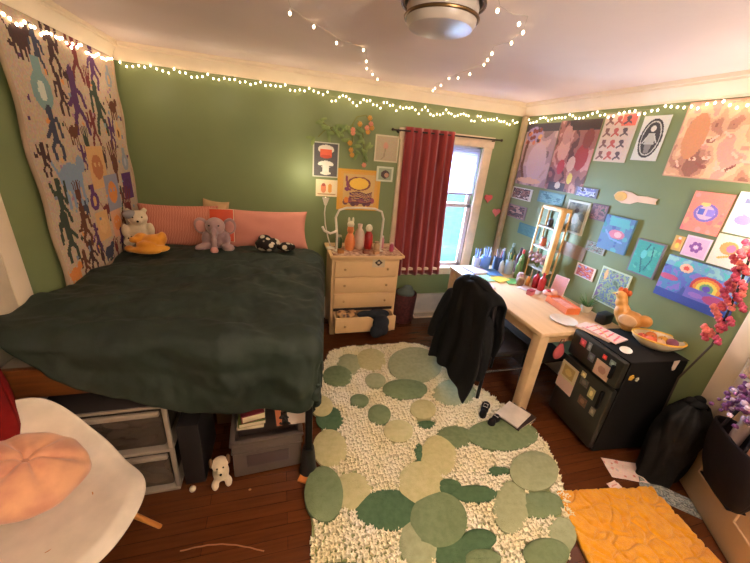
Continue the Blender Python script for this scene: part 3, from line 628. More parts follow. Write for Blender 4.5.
plush([((0, 0, .05), (.1, .07, .05)), ((-.07, .02, .09), (.055, .05, .05)), ((-.1, -.03, .095), (.03, .03, .025)), ((.08, .03, .1), (.03, .04, .055)), ((.09, -.05, .04), (.07, .03, .028), (0, 0, .5)), ((0, -.085, .03), (.12, .03, .028)), ((-.12, -.06, .03), (.05, .03, .027), (0, 0, -.5)), ((.03, .02, .11), (.06, .022, .02), (0, -.4, .5)), ((.02, .01, .09), (.075, .06, .045)), ((.0, -.06, .07), (.07, .035, .03))], 'body', YEL, t)
for s in (-1, 1): MB().ball((-.115, -.04+s*.02, .115), .006, sub=2).build('eye', mat('black_bead', (14, 12, 12)), t)
# black and white patterned pouches
SPOT = mat('black_white_print', (34, 26, 26), (214, 198, 176), scale=19, rough=.8, kind='voronoi')
SPOT.node_tree.nodes['Color Ramp'].color_ramp.elements[0].position = .36; SPOT.node_tree.nodes['Color Ramp'].color_ramp.elements[1].position = .44
t = thing('scarf', 'black and white patterned scarf bundled in front of the plain pink pillow', 'scarf', (-.13, 2.90, .98), .1)
o = plush([((0, 0, .055), (.095, .065, .06)), ((.06, .02, .06), (.06, .05, .045)), ((.02, -.035, .05), (.07, .055, .045)), ((-.01, .03, .1), (.055, .04, .035))], 'bundle', SPOT, t)
o = plush([((.16, -.01, .035), (.075, .06, .038)), ((.21, 0, .03), (.04, .05, .028))], 'knot', SPOT, t)

# ---------------------------------------------------------------- under the bed
GR = mat('grey_translucent_plastic', (92, 80, 70), (70, 60, 54), scale=3, rough=.25, alpha=.85)
GF = mat('pale_plastic_frame', (150, 138, 126), rough=.35)
t = thing('plastic_drawers', 'grey translucent plastic drawer tower under the foot of the bed', 'drawers', (-.86, 1.7, 0), .0)
m = MB()
MB().box((0, .01, .594), (.555, .41, .014)).build('top_panel', mat('shaded_top', (50, 44, 42)), t)  # dark colour stands in for the shade under the bed
m.box((0, -.205, .6), (.56, .014, .014))
for z in (.012, .305): m.box((0, 0, z), (.56, .42, .02))
for x in (-.27, .27):
    for y in (-.195, .195): m.box((x, y, .305), (.022, .022, .6))
m.build('frame', GF, t)
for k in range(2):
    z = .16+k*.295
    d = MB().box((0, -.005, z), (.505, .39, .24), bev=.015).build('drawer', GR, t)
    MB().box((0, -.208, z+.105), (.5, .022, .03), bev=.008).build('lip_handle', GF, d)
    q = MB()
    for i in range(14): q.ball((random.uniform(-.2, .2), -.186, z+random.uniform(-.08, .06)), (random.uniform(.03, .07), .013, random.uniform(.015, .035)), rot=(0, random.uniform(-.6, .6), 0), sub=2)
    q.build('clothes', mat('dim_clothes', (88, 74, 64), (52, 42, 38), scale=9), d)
t = thing('storage_crate', 'grey plastic storage crate under the bed beside the black leg', 'crate', (-.11, 1.66, 0), .05)
m = MB()
A = [(-.19, -.15), (.19, -.15), (.19, .15), (-.19, .15)]
for i in range(4):
    (x0, y0), (x1, y1) = A[i], A[(i+1) % 4]; L_ = math.hypot(x1-x0, y1-y0); r = math.atan2(y1-y0, x1-x0)
    m.box(((x0+x1)/2, (y0+y1)/2, .14), (L_, .008, .25), rot=(0, 0, r)); m.box(((x0+x1)/2, (y0+y1)/2, .27), (L_+.03, .03, .022), rot=(0, 0, r))
    m.box(((x0+x1)/2*1.02, (y0+y1)/2*1.02, .2), (L_+.01, .014, .014), rot=(0, 0, r))
m.box((0, 0, .015), (.38, .3, .012)); m.build('bin', mat('crate_plastic', (100, 88, 82), rough=.35, alpha=.9), t)
MB().box((0, -.158, .13), (.24, .006, .09)).build('front_panel', mat('crate_dark', (70, 56, 56), rough=.4), t)
MB().prism([(.0, 0), (.13, 0), (.15, .1), (.11, .15), (.07, .13), (.03, .16), (-.01, .09)], -.02, .02, Matrix.Translation((.02, 1.60, .285)) @ Matrix.Rotation(PI/2, 4, 'X')).build('paper_bag', mat('white_paper', (220, 200, 190)), smooth=False)
tag(bpy.data.objects['paper_bag'], 'white torn paper bag standing on the storage crate under the bed', 'bag')
for k, (c, z, wd, lb) in enumerate((((196, 170, 150), .30, .15, 'beige book on the crate, bottom of the three'), ((96, 110, 50), .325, .15, 'olive green book on the crate, middle of the three'), ((110, 26, 40), .37, .13, 'dark red book on the crate, topmost of the three'))):
    b_ = thing('book', lb, 'book', (-.2, 1.68, z), .1*k)
    hh = (.024, .03, .05)[k]
    MB().box((0, 0, 0), (wd, .2, hh), bev=.002).build('cover', mat('bookcol%d' % k, c, rough=.6), b_)
    MB().box((.004, -.002, 0), (wd-.006, .198, hh*.75), bev=.001).build('pages', mat('paper_pages', (226, 208, 176)), b_)
m = MB().prism([(0, 0), (.03, 0), (.02, .12), (-.01, .14)], -.04, .04, Matrix.Translation((-.05, 1.62, .285)) @ Matrix.Rotation(PI/2, 4, 'X'))
tag(m.build('envelope', mat('orange_paper', (214, 128, 90)), smooth=False), 'orange envelope upright between the books and the paper bag', 'envelope')
q = MB().tube([(.0+.03*math.cos(a*1.3), 1.60+.02*math.sin(a*2), .29+.035*(1+math.sin(a))) for a in [k*.35 for k in range(36)]], .007)
tag(q.build('coiled_cable', mat('black_rubber', (20, 20, 22))), 'black coiled cable on the storage crate', 'cable')
tag(MB().box((-.505, 1.68, .22), (.11, .34, .44), bev=.01).build('storage_box', mat('black_card', (26, 24, 26), rough=.5)), 'black box on the floor between the drawer tower and the plush dog', 'box')
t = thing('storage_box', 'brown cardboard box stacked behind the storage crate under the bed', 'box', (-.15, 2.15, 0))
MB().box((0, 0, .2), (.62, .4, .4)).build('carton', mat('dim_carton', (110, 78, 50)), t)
MB().box((0, 0, .402), (.64, .05, .004), bev=0).build('tape', mat('tape', (150, 120, 80)), t)
t = thing('plush_dog', 'small white and brown plush dog on the floor by the crate', 'soft toy', (-.37, 1.52, 0), .2)
plush([((0, 0, .055), (.045, .05, .055)), ((.0, -.02, .14), (.045, .042, .042)), ((0, -.065, .125), (.022, .022, .018)), ((.035, -.05, .02), (.02, .035, .02)), ((-.035, -.05, .02), (.02, .035, .02))], 'body', WHT, t, .006)
for s in (-1, 1):
    MB().ball((s*.045, -.01, .15), (.012, .02, .032)).build('ear', mat('brown_plush', (120, 84, 54)), t)
    MB().ball((s*.016, -.06, .15), .005, sub=2).build('eye', mat('black_bead', (14, 12, 12)), t)
MB().ball((0, -.087, .13), .007, sub=2).build('nose', mat('black_bead', (14, 12, 12)), t)
p = at(193, 491, 2, 0); tag(MB().ball((p.x, p.y, .017), .017).build('ball', mat('ivory', (236, 222, 200), rough=.3)), 'small ivory ball on the floor beside the drawer tower', 'ball')
p = at(308, 477, 2, 0); o = MB().box((p.x-.01, p.y-.02, .006), (.1, .05, .012), rot=(0, 0, -.5)).build('wood_block', mat('orange_wood', (214, 130, 60))); tag(o, 'flat orange wooden piece at the foot of the black bed leg', 'block')
p = at(250, 490, 2, 0); tag(MB().ball((p.x, p.y, .004), (.008, .006, .004), sub=2).build('crumb', mat('tan_crumb', (170, 120, 70))), 'tiny tan scrap on the floorboards in front of the crate', 'scrap')
q = MB().tube([at(180+k*7, 551-7*math.sin(k/12*PI)+(k % 2)*.4, 2, .004) for k in range(13)], .003)
tag(q.build('floor_cable', mat('tan_cable', (150, 100, 60), rough=.5)), 'thin tan cable lying on the floorboards near the camera', 'cable')
# red bag at left
t = thing('fabric_bag', 'bright red fabric bag hanging on the wall between the door casing and the bed foot', 'bag', (-1.15, 1.38, 1.06))
RF = mat('red_fabric', (128, 20, 16), (106, 14, 14), scale=9, rough=.85, bump=.3)
o = MB().grid(40, 24, lambda u, v: ((.085+.008*nz(u*3, v*4))*math.cos(u*2*PI)*(.75+.4*v-.2*v*v), (.085)*math.sin(u*2*PI)*(.75+.3*v), -.04-v*.48)).build('bag', RF, t, ang=180); mod(o, 'SOLIDIFY', thickness=.004)
MB().box((0, 0, -.515), (.13, .16, .01)).build('bottom', RF, t)
MB().tube([(-.02, -.05, -.05), (-.05, -.03, .03), (-.06, 0, .06), (-.05, .03, .03), (-.02, .05, -.05)], .007).build('handle', mat('dark_red_rim', (110, 20, 30)), t)

# ---------------------------------------------------------------- white moulded chair with pillow
t = thing('shell_chair', 'white moulded shell chair with wooden dowel legs in the lower left', 'chair', (-.93, 1.12, 0), -.22)
WS = mat('white_shell', (232, 220, 206), rough=.4)
def shell(u, v):
    # u around (-pi..pi) from the front, v from centre to rim; local +x is the front
    a = (u-.5)*2*PI; r = v
    cx, sy = math.cos(a), math.sin(a)
    rx = .34 if cx > 0 else .255; ry = .32
    sq = (abs(cx)**2.3+abs(sy)**2.3)**(-1/2.3)*(1-.10*math.exp(-((abs(a)-1.0)/.35)**2)*r)
    x, y = rx*cx*r*sq, ry*sy*r*sq
    side = math.exp(-((abs(a)-1.95)/.55)**2)
    rise = .22*side*r**4.5
    back = max(0, -cx)
    rise += .38*back**1.5*r**5
    x -= .06*back*r**4; z = .44+rise+.012*max(0, cx)*r**2-(.03*max(0, cx)*max(0, r-.85)/.15)
    z -= .02*(1-r*r)
    return (x, y, z)
q = MB(); q.grid(72, 26, shell); bmesh.ops.remove_doubles(q.b, verts=q.b.verts, dist=.0005)
o = q.build('shell', WS, t, ang=180); mod(o, 'SOLIDIFY', thickness=.008); mod(o, 'SUBSURF', levels=1, render_levels=1)
DW = mat('oak_dowel', (206, 140, 70), (186, 120, 56), scale=4, rough=.4, stretch=(8, 8, 1))
for sx in (-1, 1):
    for sy in (-1, 1): MB().bar((sx*.11, sy*.1, .43), (sx*.255, sy*.24, .0), .015, .011, seg=16).build('leg', DW, t)
m = MB()
for sx in (-1, 1): m.tube([(sx*.14, -.13, .33), (0, 0, .36), (sx*.14, .13, .33)], .004)
m.tube([(-.12, -.11, .40), (.12, -.11, .40), (.12, .11, .40), (-.12, .11, .40)], .004, closed=True)
m.build('wire_brace', BLKM, t)
# round pillow, pleated
q = MB()
def rp(sg):
    def f(u, v):
        a = u*2*PI; r = v; pl = 1+.03*math.cos(a*6)
        h = .085*(1-r**3)**.5*(1-.35*math.exp(-(r/.12)**2))*(1-.16*abs(math.cos(a*3))**6*min(1, r*3)*1.7)
        return ((.205*r*math.cos(a)*pl), .205*r*math.sin(a)*pl, sg*h)
    return f
q.grid(72, 18, rp(1)); q.grid(72, 18, rp(-1)); bmesh.ops.remove_doubles(q.b, verts=q.b.verts, dist=.0006)
t = thing('round_cushion', 'round pleated peach cushion resting on the white shell chair', 'cushion', (-.99, 1.20, .60), 0, rot=(-.05, .38, .3))
o = q.build('cover', mat('peach_velvet', (236, 176, 136), (206, 140, 118), scale=9, rough=.85, sheen=.4), t, ang=180)
MB().ball((0, 0, .052), (.02, .02, .01)).build('button', mat('peach_button', (206, 146, 120)), t)

# ---------------------------------------------------------------- dresser
DP = mat('cream_dresser_paint', (232, 192, 144), (224, 184, 136), scale=4, rough=.5)
t = thing('dresser', 'cream painted chest of drawers with an open bottom drawer', 'dresser', (.82, 3.2, 0))
MB().box((0, .03, .49), (.7, .4, .78)).build('body', DP, t)
MB().box((0, .0, .895), (.76, .47, .028), bev=.008).box((0, .01, .872), (.72, .44, .02)).build('top', DP, t)
for sx in (-1, 1): 
    for sy in (-1, 1): MB().box((sx*.32, .03+sy*.17, .05), (.05, .05, .1)).build('foot', DP, t)
MB().box((0, -.155, .09), (.7, .03, .04)).build('apron', DP, t)
ROWS = [(.76, .16), (.585, .16), (.41, .15), (.2, .17)]
for k, (z, h) in enumerate(ROWS):
    yo = -.18 if k < 3 else -.33
    if k < 3:
        d = MB().box((0, yo, z), (.64, .022, h), bev=.006).build('drawer', DP, t)
    else:
        d = MB().box((0, yo, z), (.64, .022, h), bev=.006).box((-.31, -.22, z), (.015, .22, h*.8)).box((.31, -.22, z), (.015, .22, h*.8)).box((0, -.22, z-h*.4), (.62, .22, .012)).build('drawer', DP, t)
    for x in (-.22, .22):
        MB().bar((x, yo-.008, z), (x, yo-.026, z), .006).ball((x, yo-.032, z), (.013, .01, .013)).build('knob', mat('wood_knob', (206, 160, 112), rough=.4), d)
MB().box((0, -.172, .30), (.64, .006, .03), bev=0).build('gap_shade_strip', mat('painted_gap_shade', (40, 30, 28)), t)  # dark strip on the body stands in for the shade of the gap
# clothes in open drawer
o = thing('clothing', 'patterned brown garment folded in the open bottom drawer', 'clothing', (.62, 2.96, .27))
plush([((0, 0, .0), (.1, .07, .035)), ((-.04, 0, .02), (.06, .05, .03)), ((.07, .01, .015), (.05, .06, .03))], 'folds', mat('brown_print', (196, 150, 100), (60, 40, 34), scale=24, kind='voronoi'), o)
o = thing('clothing', 'black garment spilling over the right of the open bottom drawer', 'clothing', (.95, 2.86, .2))
plush([((0, .05, .09), (.13, .07, .05)), ((.02, -.03, .03), (.09, .05, .09)), ((-.02, -.04, -.06), (.075, .04, .08)), ((.05, -.035, -.05), (.06, .035, .07)), ((-.12, .07, .085), (.1, .05, .035))], 'folds', mat('charcoal_cloth', (38, 42, 50), (26, 28, 34), scale=6, rough=.9), o)
# card on drawer
cv = Canvas(20, 18, (214, 190, 160)); cv.poly([(.5, .85), (.85, .5), (.5, .15), (.15, .5)], (70, 50, 44)).ell(.5, .5, .12, .12, (214, 190, 160))
tag(painted('sticker', cv, (.875, 3.007, .775), (1, 0, 0), (0, 0, 1), .13, .1, .002), 'small card with a dark diamond stuck on the top dresser drawer', 'sticker')
# runner + objects on dresser
DT = .909
t = tag(MB().grid(60, 20, lambda u, v: (.47+u*.7, 2.965+v*.3-(.0), DT+.003+.006*abs(nz(u*9, v*5, 2)))).build('runner', mat('floral_runner', (222, 190, 160), (130, 72, 54), scale=30, rough=.9)), 'crumpled floral cloth runner on top of the dresser', 'cloth')
mod(t, 'SOLIDIFY', thickness=.004, offset=1)
m = MB(); r = []
pts = [(.52, 3.1, DT+.012), (.52, 3.1, 1.08), (.50, 3.1, 1.25), (.53, 3.1, 1.32), (.6, 3.1, 1.345), (.75, 3.1, 1.35), (.88, 3.1, 1.345), (.95, 3.1, 1.32), (.975, 3.1, 1.25), (.97, 3.1, 1.08), (.97, 3.1, DT+.012)]
t = thing('metal_stand', 'white arched metal stand framing the trinkets on the dresser', 'stand', (0, 0, 0))
m.tube(pts, .011).build('arch', mat('white_enamel', (226, 212, 196), rough=.4), t)
MB().tube([(.52, 3.1, 1.12), (.45, 3.07, 1.1), (.39, 3.05, 1.13), (.37, 3.05, 1.17)], .012).build('side_arm', mat('white_enamel', (226, 212, 196)), t)
for x in (.52, .97): MB().lathe([(.03, 0), (.03, .008), (.012, .014), (.011, .02)], (x, 3.1, DT+.01)).build('foot', mat('white_enamel', (226, 212, 196)), t)
# gooseneck lamp
t = thing('desk_lamp', 'slim white gooseneck lamp at the left end of the dresser', 'lamp', (.475, 3.2, DT))
WE = mat('white_enamel', (226, 212, 196))
MB().lathe([(.045, 0), (.045, .012), (.02, .02), (.008, .03)], (0, 0, 0)).build('base', WE, t)
MB().tube([(0, 0, .02), (-.03, 0, .12), (-.06, 0, .25), (-.07, 0, .36), (-.06, .02, .44)], .006).build('neck', WE, t)
MB().lathe([(.012, 0), (.018, .02), (.035, .07), (.032, .07), (.014, .02)], (-.06, .025, .43), rot=(-.25, .05, 0)).build('shade', WE, t)
MB().ball((-.06, .04, .49), .014).build('bulb', mat('warm_bulb', (255, 226, 170), emit=12), t)
def jar(name, label, x, y, r, h, c, c2, z=DT+.008, cat='jar'):
    t = thing(name, label, cat, (x, y, z))
    MB().lathe([(r*.8, 0), (r, .01), (r, h*.7), (r*.7, h*.85), (r*.7, h*.88)], seg=20).build('body', mat(label[:28], c, rough=.35), t)
    MB().lathe([(r*.75, h*.88), (r*.75, h), (r*.6, h)], seg=20).build('lid', mat(label[:20]+'_lid', c2, rough=.35), t); return t
jar('jar', 'green glass jar on the dresser behind the runner, left end', .56, 3.22, .035, .13, (70, 96, 50), (180, 170, 140))
t = thing('figurine', 'cream and orange standing figurine under the white arch, the left one', 'figurine', (.66, 3.15, DT+.008))
MB().lathe([(.04, 0), (.05, .02), (.055, .08), (.04, .14), (.025, .17), (.035, .2), (.03, .235), (.01, .25)]).build('body', mat('orange_glaze', (222, 134, 78), (214, 120, 70), rough=.3), t)
MB().ball((0, 0, .26), (.035, .032, .035)).ball((-.02, 0, .3), (.012, .01, .03)).ball((.02, 0, .3), (.012, .01, .03)).build('head', mat('cream_glaze', (226, 214, 184), rough=.3), t)
t = thing('vase', 'pale round vase in the middle under the white arch', 'vase', (.76, 3.17, DT+.008))
MB().lathe([(.03, 0), (.05, .03), (.06, .1), (.045, .18), (.02, .22), (.025, .26), (.018, .26), (.012, .22)]).build('body', mat('pale_glaze', (216, 186, 168), rough=.3), t)
t = thing('figurine', 'deep red and cream egg-shaped figurine under the white arch, the right one', 'figurine', (.85, 3.15, DT+.008))
MB().lathe([(.02, 0), (.04, .02), (.047, .09), (.04, .16), (.02, .2), (.0, .21)]).build('body', mat('deep_red_glaze', (170, 38, 36), rough=.3), t)
MB().ball((.0, 0, .225), (.035, .032, .04)).build('cap', mat('cream_glaze', (226, 214, 184)), t)
jar('jar', 'tan ceramic jar right of the red figurine', .93, 3.1, .032, .1, (196, 160, 120), (180, 140, 110))
jar('pink_bottle', 'slim pink bottle at the right end of the dresser, nearer the wall', 1.02, 3.22, .022, .13, (220, 140, 150), (226, 200, 190), cat='bottle')
jar('pink_bottle', 'short magenta bottle at the right front corner of the dresser', 1.09, 3.1, .022, .09, (190, 80, 110), (226, 180, 180), cat='bottle')
for k, (x, y, c, lb) in enumerate(((.55, 3.03, (196, 130, 60), 'amber trinket box at the left front of the dresser'), (.8, 3.02, (150, 84, 54), 'brown trinket box at the middle front of the dresser'), (.9, 3.0, (214, 160, 110), 'tan trinket box at the right front of the dresser'))):
    b_ = thing('trinket_box', lb, 'box', (x, y, DT+.01), .2*k)
    MB().box((0, 0, .015), (.06, .04, .03)).build('body', mat('trinket%d' % k, c), b_); MB().box((0, 0, .034), (.064, .044, .008)).build('lid', mat('trinketlid%d' % k, tuple(v*.85 for v in c)), b_)
# basket beside the dresser
t = thing('wicker_basket', 'dark maroon basket with grey cloth between dresser and window', 'basket', (1.38, 3.26, 0))
MB().lathe([(.1, 0), (.12, .03), (.135, .35), (.13, .37), (.12, .35), (.1, .04)], seg=32).build('basket', mat('maroon_wicker', (96, 50, 50), (60, 34, 36), scale=40, rough=.8, bump=1, bscale=60), t)
plush([((0, 0, .37), (.11, .1, .05)), ((.03, .02, .41), (.06, .06, .04))], 'cloth', mat('grey_green_cloth', (90, 100, 92), rough=.9), t)

# ---------------------------------------------------------------- desk
DK = mat('pale_desk_top', (226, 192, 154), (216, 182, 144), scale=3, rough=.4, stretch=(8, 1, 1))
t = thing('desk', 'cream wooden writing desk with a thick square leg along the right wall', 'desk', (2.185, 2.38, 0))
MB().box((0, 0, .735), (.77, 1.46, .035), bev=.008).build('desk_top', DK, t)
MB().box((-.33, 0, .67), (.02, 1.3, .09)).box((.33, 0, .67), (.02, 1.3, .09)).box((0, -.66, .67), (.66, .02, .09)).box((0, .66, .67), (.66, .02, .09)).build('apron', DP, t)
for sx in (-1, 1):
    for sy in (-1, 1): MB().box((sx*.33, sy*.675, .36), (.085, .085, .72), bev=.008).build('leg', mat('cream_leg', (214, 182, 142), rough=.45), t)
MB().box((.02, -.05, .3), (.55, .9, .02)).build('under_shelf', mat('dark_shelf', (60, 44, 36)), t)

# chair under desk
t = thing('desk_chair', 'black chair tucked under the desk beneath a draped jacket', 'chair', (1.72, 2.05, 0), 0)
BP = mat('black_leather', (36, 34, 38), rough=.4)
MB().box((.03, 0, .46), (.44, .44, .05), bev=.02).build('seat', BP, t)
MB().box((-.2, 0, .72), (.035, .42, .4), rot=(0, -.08, 0), bev=.015).build('backrest', BP, t)
for sx in (-1, 1):
    for sy in (-1, 1): MB().bar((.03+sx*.18, sy*.18, .44), (.03+sx*.2, sy*.2, 0), .014).build('leg', BLKM, t)
for sy in (-.21, .21): MB().tube([(.2, sy, .3), (-.17, sy, .3)], .008).build('stretcher', mat('chrome', (180, 176, 172), metal=.9, rough=.25), t)
# jacket
JK = mat('black_jacket', (24, 25, 27), (15, 16, 18), scale=5, rough=.9, bump=.4, bscale=18)
def jacket(u, v):
    # u along the chair-back (y), v from front hem over the top to the back hem
    yy = -.27+u*.54
    s = v*2-1
    fall = abs(s)
    side = -1 if s < 0 else 1
    top = .965-.07*abs(u-.5)**2*4
    ln = .80 if side < 0 else .45
    z = top-max(0, fall-.06)*ln/.94
    x = side*(.055+.02*fall)+.015*math.sin(u*21+fall*4)*fall+.02*nz(u*5, v*6, 4)
    if fall < .08: x = side*.055*fall/.08; z = top+.02*(1-fall/.08)
    spread = 1+(.28*fall if side < 0 else .05*fall)
    x += -.07*fall**2 if side < 0 else 0
    return (1.50+x, 2.07+yy*spread+.02*math.sin(fall*7+u*3), max(z+.012*math.sin(u*17), .05))
t = thing('jacket', 'long black jacket draped over the back of the desk chair', 'jacket', (0, 0, 0))
o = MB().grid(46, 80, jacket).build('body', JK, t, ang=180); mod(o, 'SOLIDIFY', thickness=.022, offset=1); mod(o, 'SUBSURF', levels=1, render_levels=1)
m = MB().tube([(1.43, 2.33, .84), (1.40, 2.40, .62), (1.36, 2.43, .42), (1.34, 2.44, .28)], [.05, .055, .05, .042], seg=14); o = m.build('sleeve', JK, t, ang=180); mod(o, 'SUBSURF', levels=1, render_levels=1)
m = MB().tube([(1.47, 1.86, .82), (1.47, 1.80, .6), (1.47, 1.79, .4), (1.47, 1.81, .24)], [.05, .055, .05, .042], seg=14); o = m.build('sleeve', JK, t, ang=180); mod(o, 'SUBSURF', levels=1, render_levels=1)
m = MB().tube([(1.53, 1.90, .95), (1.49, 1.97, .98), (1.48, 2.07, 1.0), (1.49, 2.17, .985), (1.53, 2.24, .95)], [.02, .03, .034, .03, .02], seg=12); m.build('collar', JK, t, ang=180)

# desk items
ZD = .7535
def book(x, y, z, w_, l_, h, c, lb, rz=0, name='book'):
    t = thing(name, lb, 'book', (x, y, z+h/2), rz)
    MB().box((0, 0, h*.42), (w_, l_, h*.14), bev=0).box((0, 0, -h*.42), (w_, l_, h*.14), bev=0).box((-w_/2+.002, 0, 0), (.004, l_, h*.9), bev=0).build('cover', mat(lb[:30], c, rough=.5), t)
    MB().box((.001, 0, 0), (w_-.008, l_-.008, h*.7), bev=0).build('pages', mat('paper_pages', (226, 208, 176)), t)
    return t
book(2.02, 2.93, ZD, .19, .22, .02, (206, 196, 230), 'lavender notebook at the far left corner of the desk', .1)
book(2.17, 2.84, ZD, .15, .2, .018, (90, 140, 200), 'blue notebook on the desk beside the lavender one', -.15)
book(2.14, 2.66, ZD, .17, .13, .014, (236, 196, 80), 'yellow notepad in the middle of the desk papers', .3)
book(2.03, 2.70, ZD, .12, .16, .01, (150, 196, 150), 'pale green notepad near the left desk edge', .1)
book(2.24, 2.6, ZD, .12, .16, .012, (110, 170, 90), 'green notepad right of the yellow notepad', -.3)
for k, (x, y, rz, c, lb) in enumerate(((1.9, 2.78, .3, (214, 206, 226), 'lilac paper sheet at the left edge of the desk'), (1.9, 2.55, -.2, (222, 190, 190), 'pinkish paper sheet hanging near the jacket on the desk'), (2.3, 2.4, .5, (226, 206, 210), 'pale paper sheet in front of the red bottles'))):
    o = MB().grid(8, 8, lambda u, v: (-.07+u*.14, -.1+v*.2, .003+.004*abs(nz(u*3+k, v*3, 1)))).build('paper_sheet', mat('sheet%d' % k, c), ang=180); mod(o, 'SOLIDIFY', thickness=.001, offset=1); o.location = (x, y, ZD+.0005); o.rotation_euler = (0, 0, rz); tag(o, lb, 'paper')
def cup(x, y, r, h, c, lb, n=6, cols=((90, 130, 190), (230, 230, 226), (60, 110, 90)), name='pencil_cup', tall=.1):
    t = thing(name, lb, 'cup', (x, y, ZD))
    MB().lathe([(r*.9, 0), (r, .005), (r, h), (r*.88, h), (r*.85, .01)], seg=24).build('cup', mat(lb[:30], c, rough=.4), t)
    for k in range(n):
        a = k*2*PI/n; q = (math.cos(a)*r*.5, math.sin(a)*r*.5)
        MB().bar((q[0]*.6, q[1]*.6, .015), (q[0]*1.5, q[1]*1.5, h+tall*random.uniform(.6, 1)), .0045, .0045, seg=8).build('pencil', mat('pencil%s' % str(cols[k % len(cols)]), cols[k % len(cols)]), t)
cup(2.17, 3.0, .05, .15, (110, 150, 210), 'pale blue cup of pens at the far end of the desk by the window', 7, ((220, 226, 240), (150, 180, 230), (60, 80, 130)))
cup(2.3, 2.97, .045, .15, (60, 76, 110), 'dark blue striped cup of brushes right of the pale blue cup', 6, ((206, 200, 210), (100, 80, 80), (180, 60, 80)))
cup(2.36, 2.84, .042, .15, (190, 206, 226), 'white cup of markers in front of the dark blue cup', 5, ((90, 150, 80), (206, 170, 90), (230, 230, 236)))
def bottle(x, y, r, h, c, c2, lb):
    t = thing('bottle', lb, 'bottle', (x, y, ZD))
    MB().lathe([(r*.9, 0), (r, .006), (r, h*.6), (r*.9, h*.68), (r*.35, h*.8), (r*.35, h*.86)], seg=20).build('body', mat(lb[:30], c, rough=.2), t)
    MB().lathe([(r*.42, h*.86), (r*.42, h), (r*.3, h)], seg=16).build('cap', mat(lb[:20]+'cap', c2), t)
bottle(2.47, 2.98, .036, .30, (70, 100, 90), (150, 170, 160), 'tall dark green bottle against the wall at the back of the desk')
bottle(2.5, 2.88, .034, .28, (96, 60, 70), (70, 60, 70), 'tall plum coloured bottle beside the dark green bottle')
bottle(2.44, 2.77, .03, .29, (90, 140, 80), (206, 60, 60), 'slim green bottle with a red cap by the ladder shelf')
bottle(2.37, 2.71, .026, .22, (120, 150, 90), (190, 190, 150), 'olive bottle in front of the slim green bottle')
bottle(2.40, 2.46, .032, .17, (170, 30, 40), (40, 30, 30), 'dark red bottle under the ladder shelf, the left one')
bottle(2.40, 2.38, .032, .18, (190, 50, 50), (160, 30, 30), 'bright red bottle under the ladder shelf, the right one')
bottle(2.34, 2.5, .02, .12, (190, 120, 50), (60, 40, 30), 'small amber bottle left of the dark red bottle')
bottle(2.43, 3.06, .028, .22, (130, 160, 210), (230, 232, 240), 'pale blue bottle between the pen cups and the corner')
bottle(2.28, 2.86, .024, .17, (206, 212, 226), (90, 120, 190), 'small white bottle with a blue cap in front of the pen cups')
cup(2.08, 3.04, .04, .12, (206, 216, 236), 'white cup of blue pens at the desk corner nearest the window', 6, ((60, 100, 190), (120, 160, 220), (230, 230, 236)))
jar('jar', 'brown pot on the desk left of the small amber bottle', 2.27, 2.52, .034, .08, (130, 90, 60), (170, 140, 110), z=ZD)
jar('jar', 'mauve tub on the desk beneath the ladder shelf, left of the red bottles', 2.33, 2.6, .036, .1, (176, 140, 146), (206, 180, 180), z=ZD)
t = thing('trinket_box', 'small red and pink box beside the pale paper sheet on the desk', 'box', (2.22, 2.3, ZD), .4)
MB().box((0, 0, .02), (.07, .05, .04)).build('body', mat('rose_box', (206, 110, 120)), t); MB().box((0, 0, .043), (.074, .054, .008)).build('lid', mat('rose_lid', (170, 50, 60)), t)
# ladder shelf on the wall/desk
t = thing('ladder_shelf', 'gold and wood miniature ladder shelf standing at the back of the desk', 'shelf', (0, 0, 0))
LW = mat('golden_wood', (232, 186, 120), (218, 168, 100), scale=6, rough=.45)
for y, c in ((2.72, LW), (2.46, LW)):
    MB().box((2.48, y, 1.2), (.05 if y < 2.6 else .02, .042 if y < 2.6 else .016, .62)).build('side_post', c, t)
    MB().box((2.57, y, 1.2), (.018, .014, .62)).build('side_post', c, t)
for z in (.9, 1.12, 1.32, 1.505): MB().box((2.525, 2.59, z), (.1, .27, .014 if z < 1.5 else .03)).build('shelf_board', LW if z > 1.4 else mat('white_board', (206, 200, 196)), t)
for x in (2.48, 2.57):
    for y in (2.72, 2.46): MB().bar((x, y, .9), (x, y, ZD), .007).build('support', LW, t)
for (y, z, r, h, c, lb, c2) in ((2.64, 1.128, .03, .09, (206, 96, 60), 'orange pot on the middle board of the ladder shelf', (96, 60, 50)), (2.54, 1.128, .026, .07, (120, 84, 60), 'brown pot on the middle board of the ladder shelf', (60, 50, 44)), (2.62, 1.328, .028, .08, (60, 50, 54), 'dark jar on the upper board of the ladder shelf', (110, 120, 150)), (2.53, 1.328, .024, .06, (70, 90, 80), 'grey green jar on the upper board of the ladder shelf', (50, 50, 50))):
    jar('jar', lb, 2.525, y, r, h, c, c2, z=z)
t = thing('posy', 'dusty mauve dried flower bunch on the lowest board of the ladder shelf', 'flowers', (2.5, 2.6, .908))
m = MB()
for k in range(40): 
    m.ball((random.uniform(-.06, .02), random.uniform(-.11, .1), .07+random.uniform(0, .08)), random.uniform(.012, .02), sub=1)
m.build('blossoms', mat('dusty_mauve', (186, 140, 134), (140, 100, 104), scale=20), t)
m = MB()
for k in range(12): m.bar((0, 0, 0), (random.uniform(-.05, .01), random.uniform(-.08, .08), .09), .003, seg=6)
m.build('stems', VINE, t)
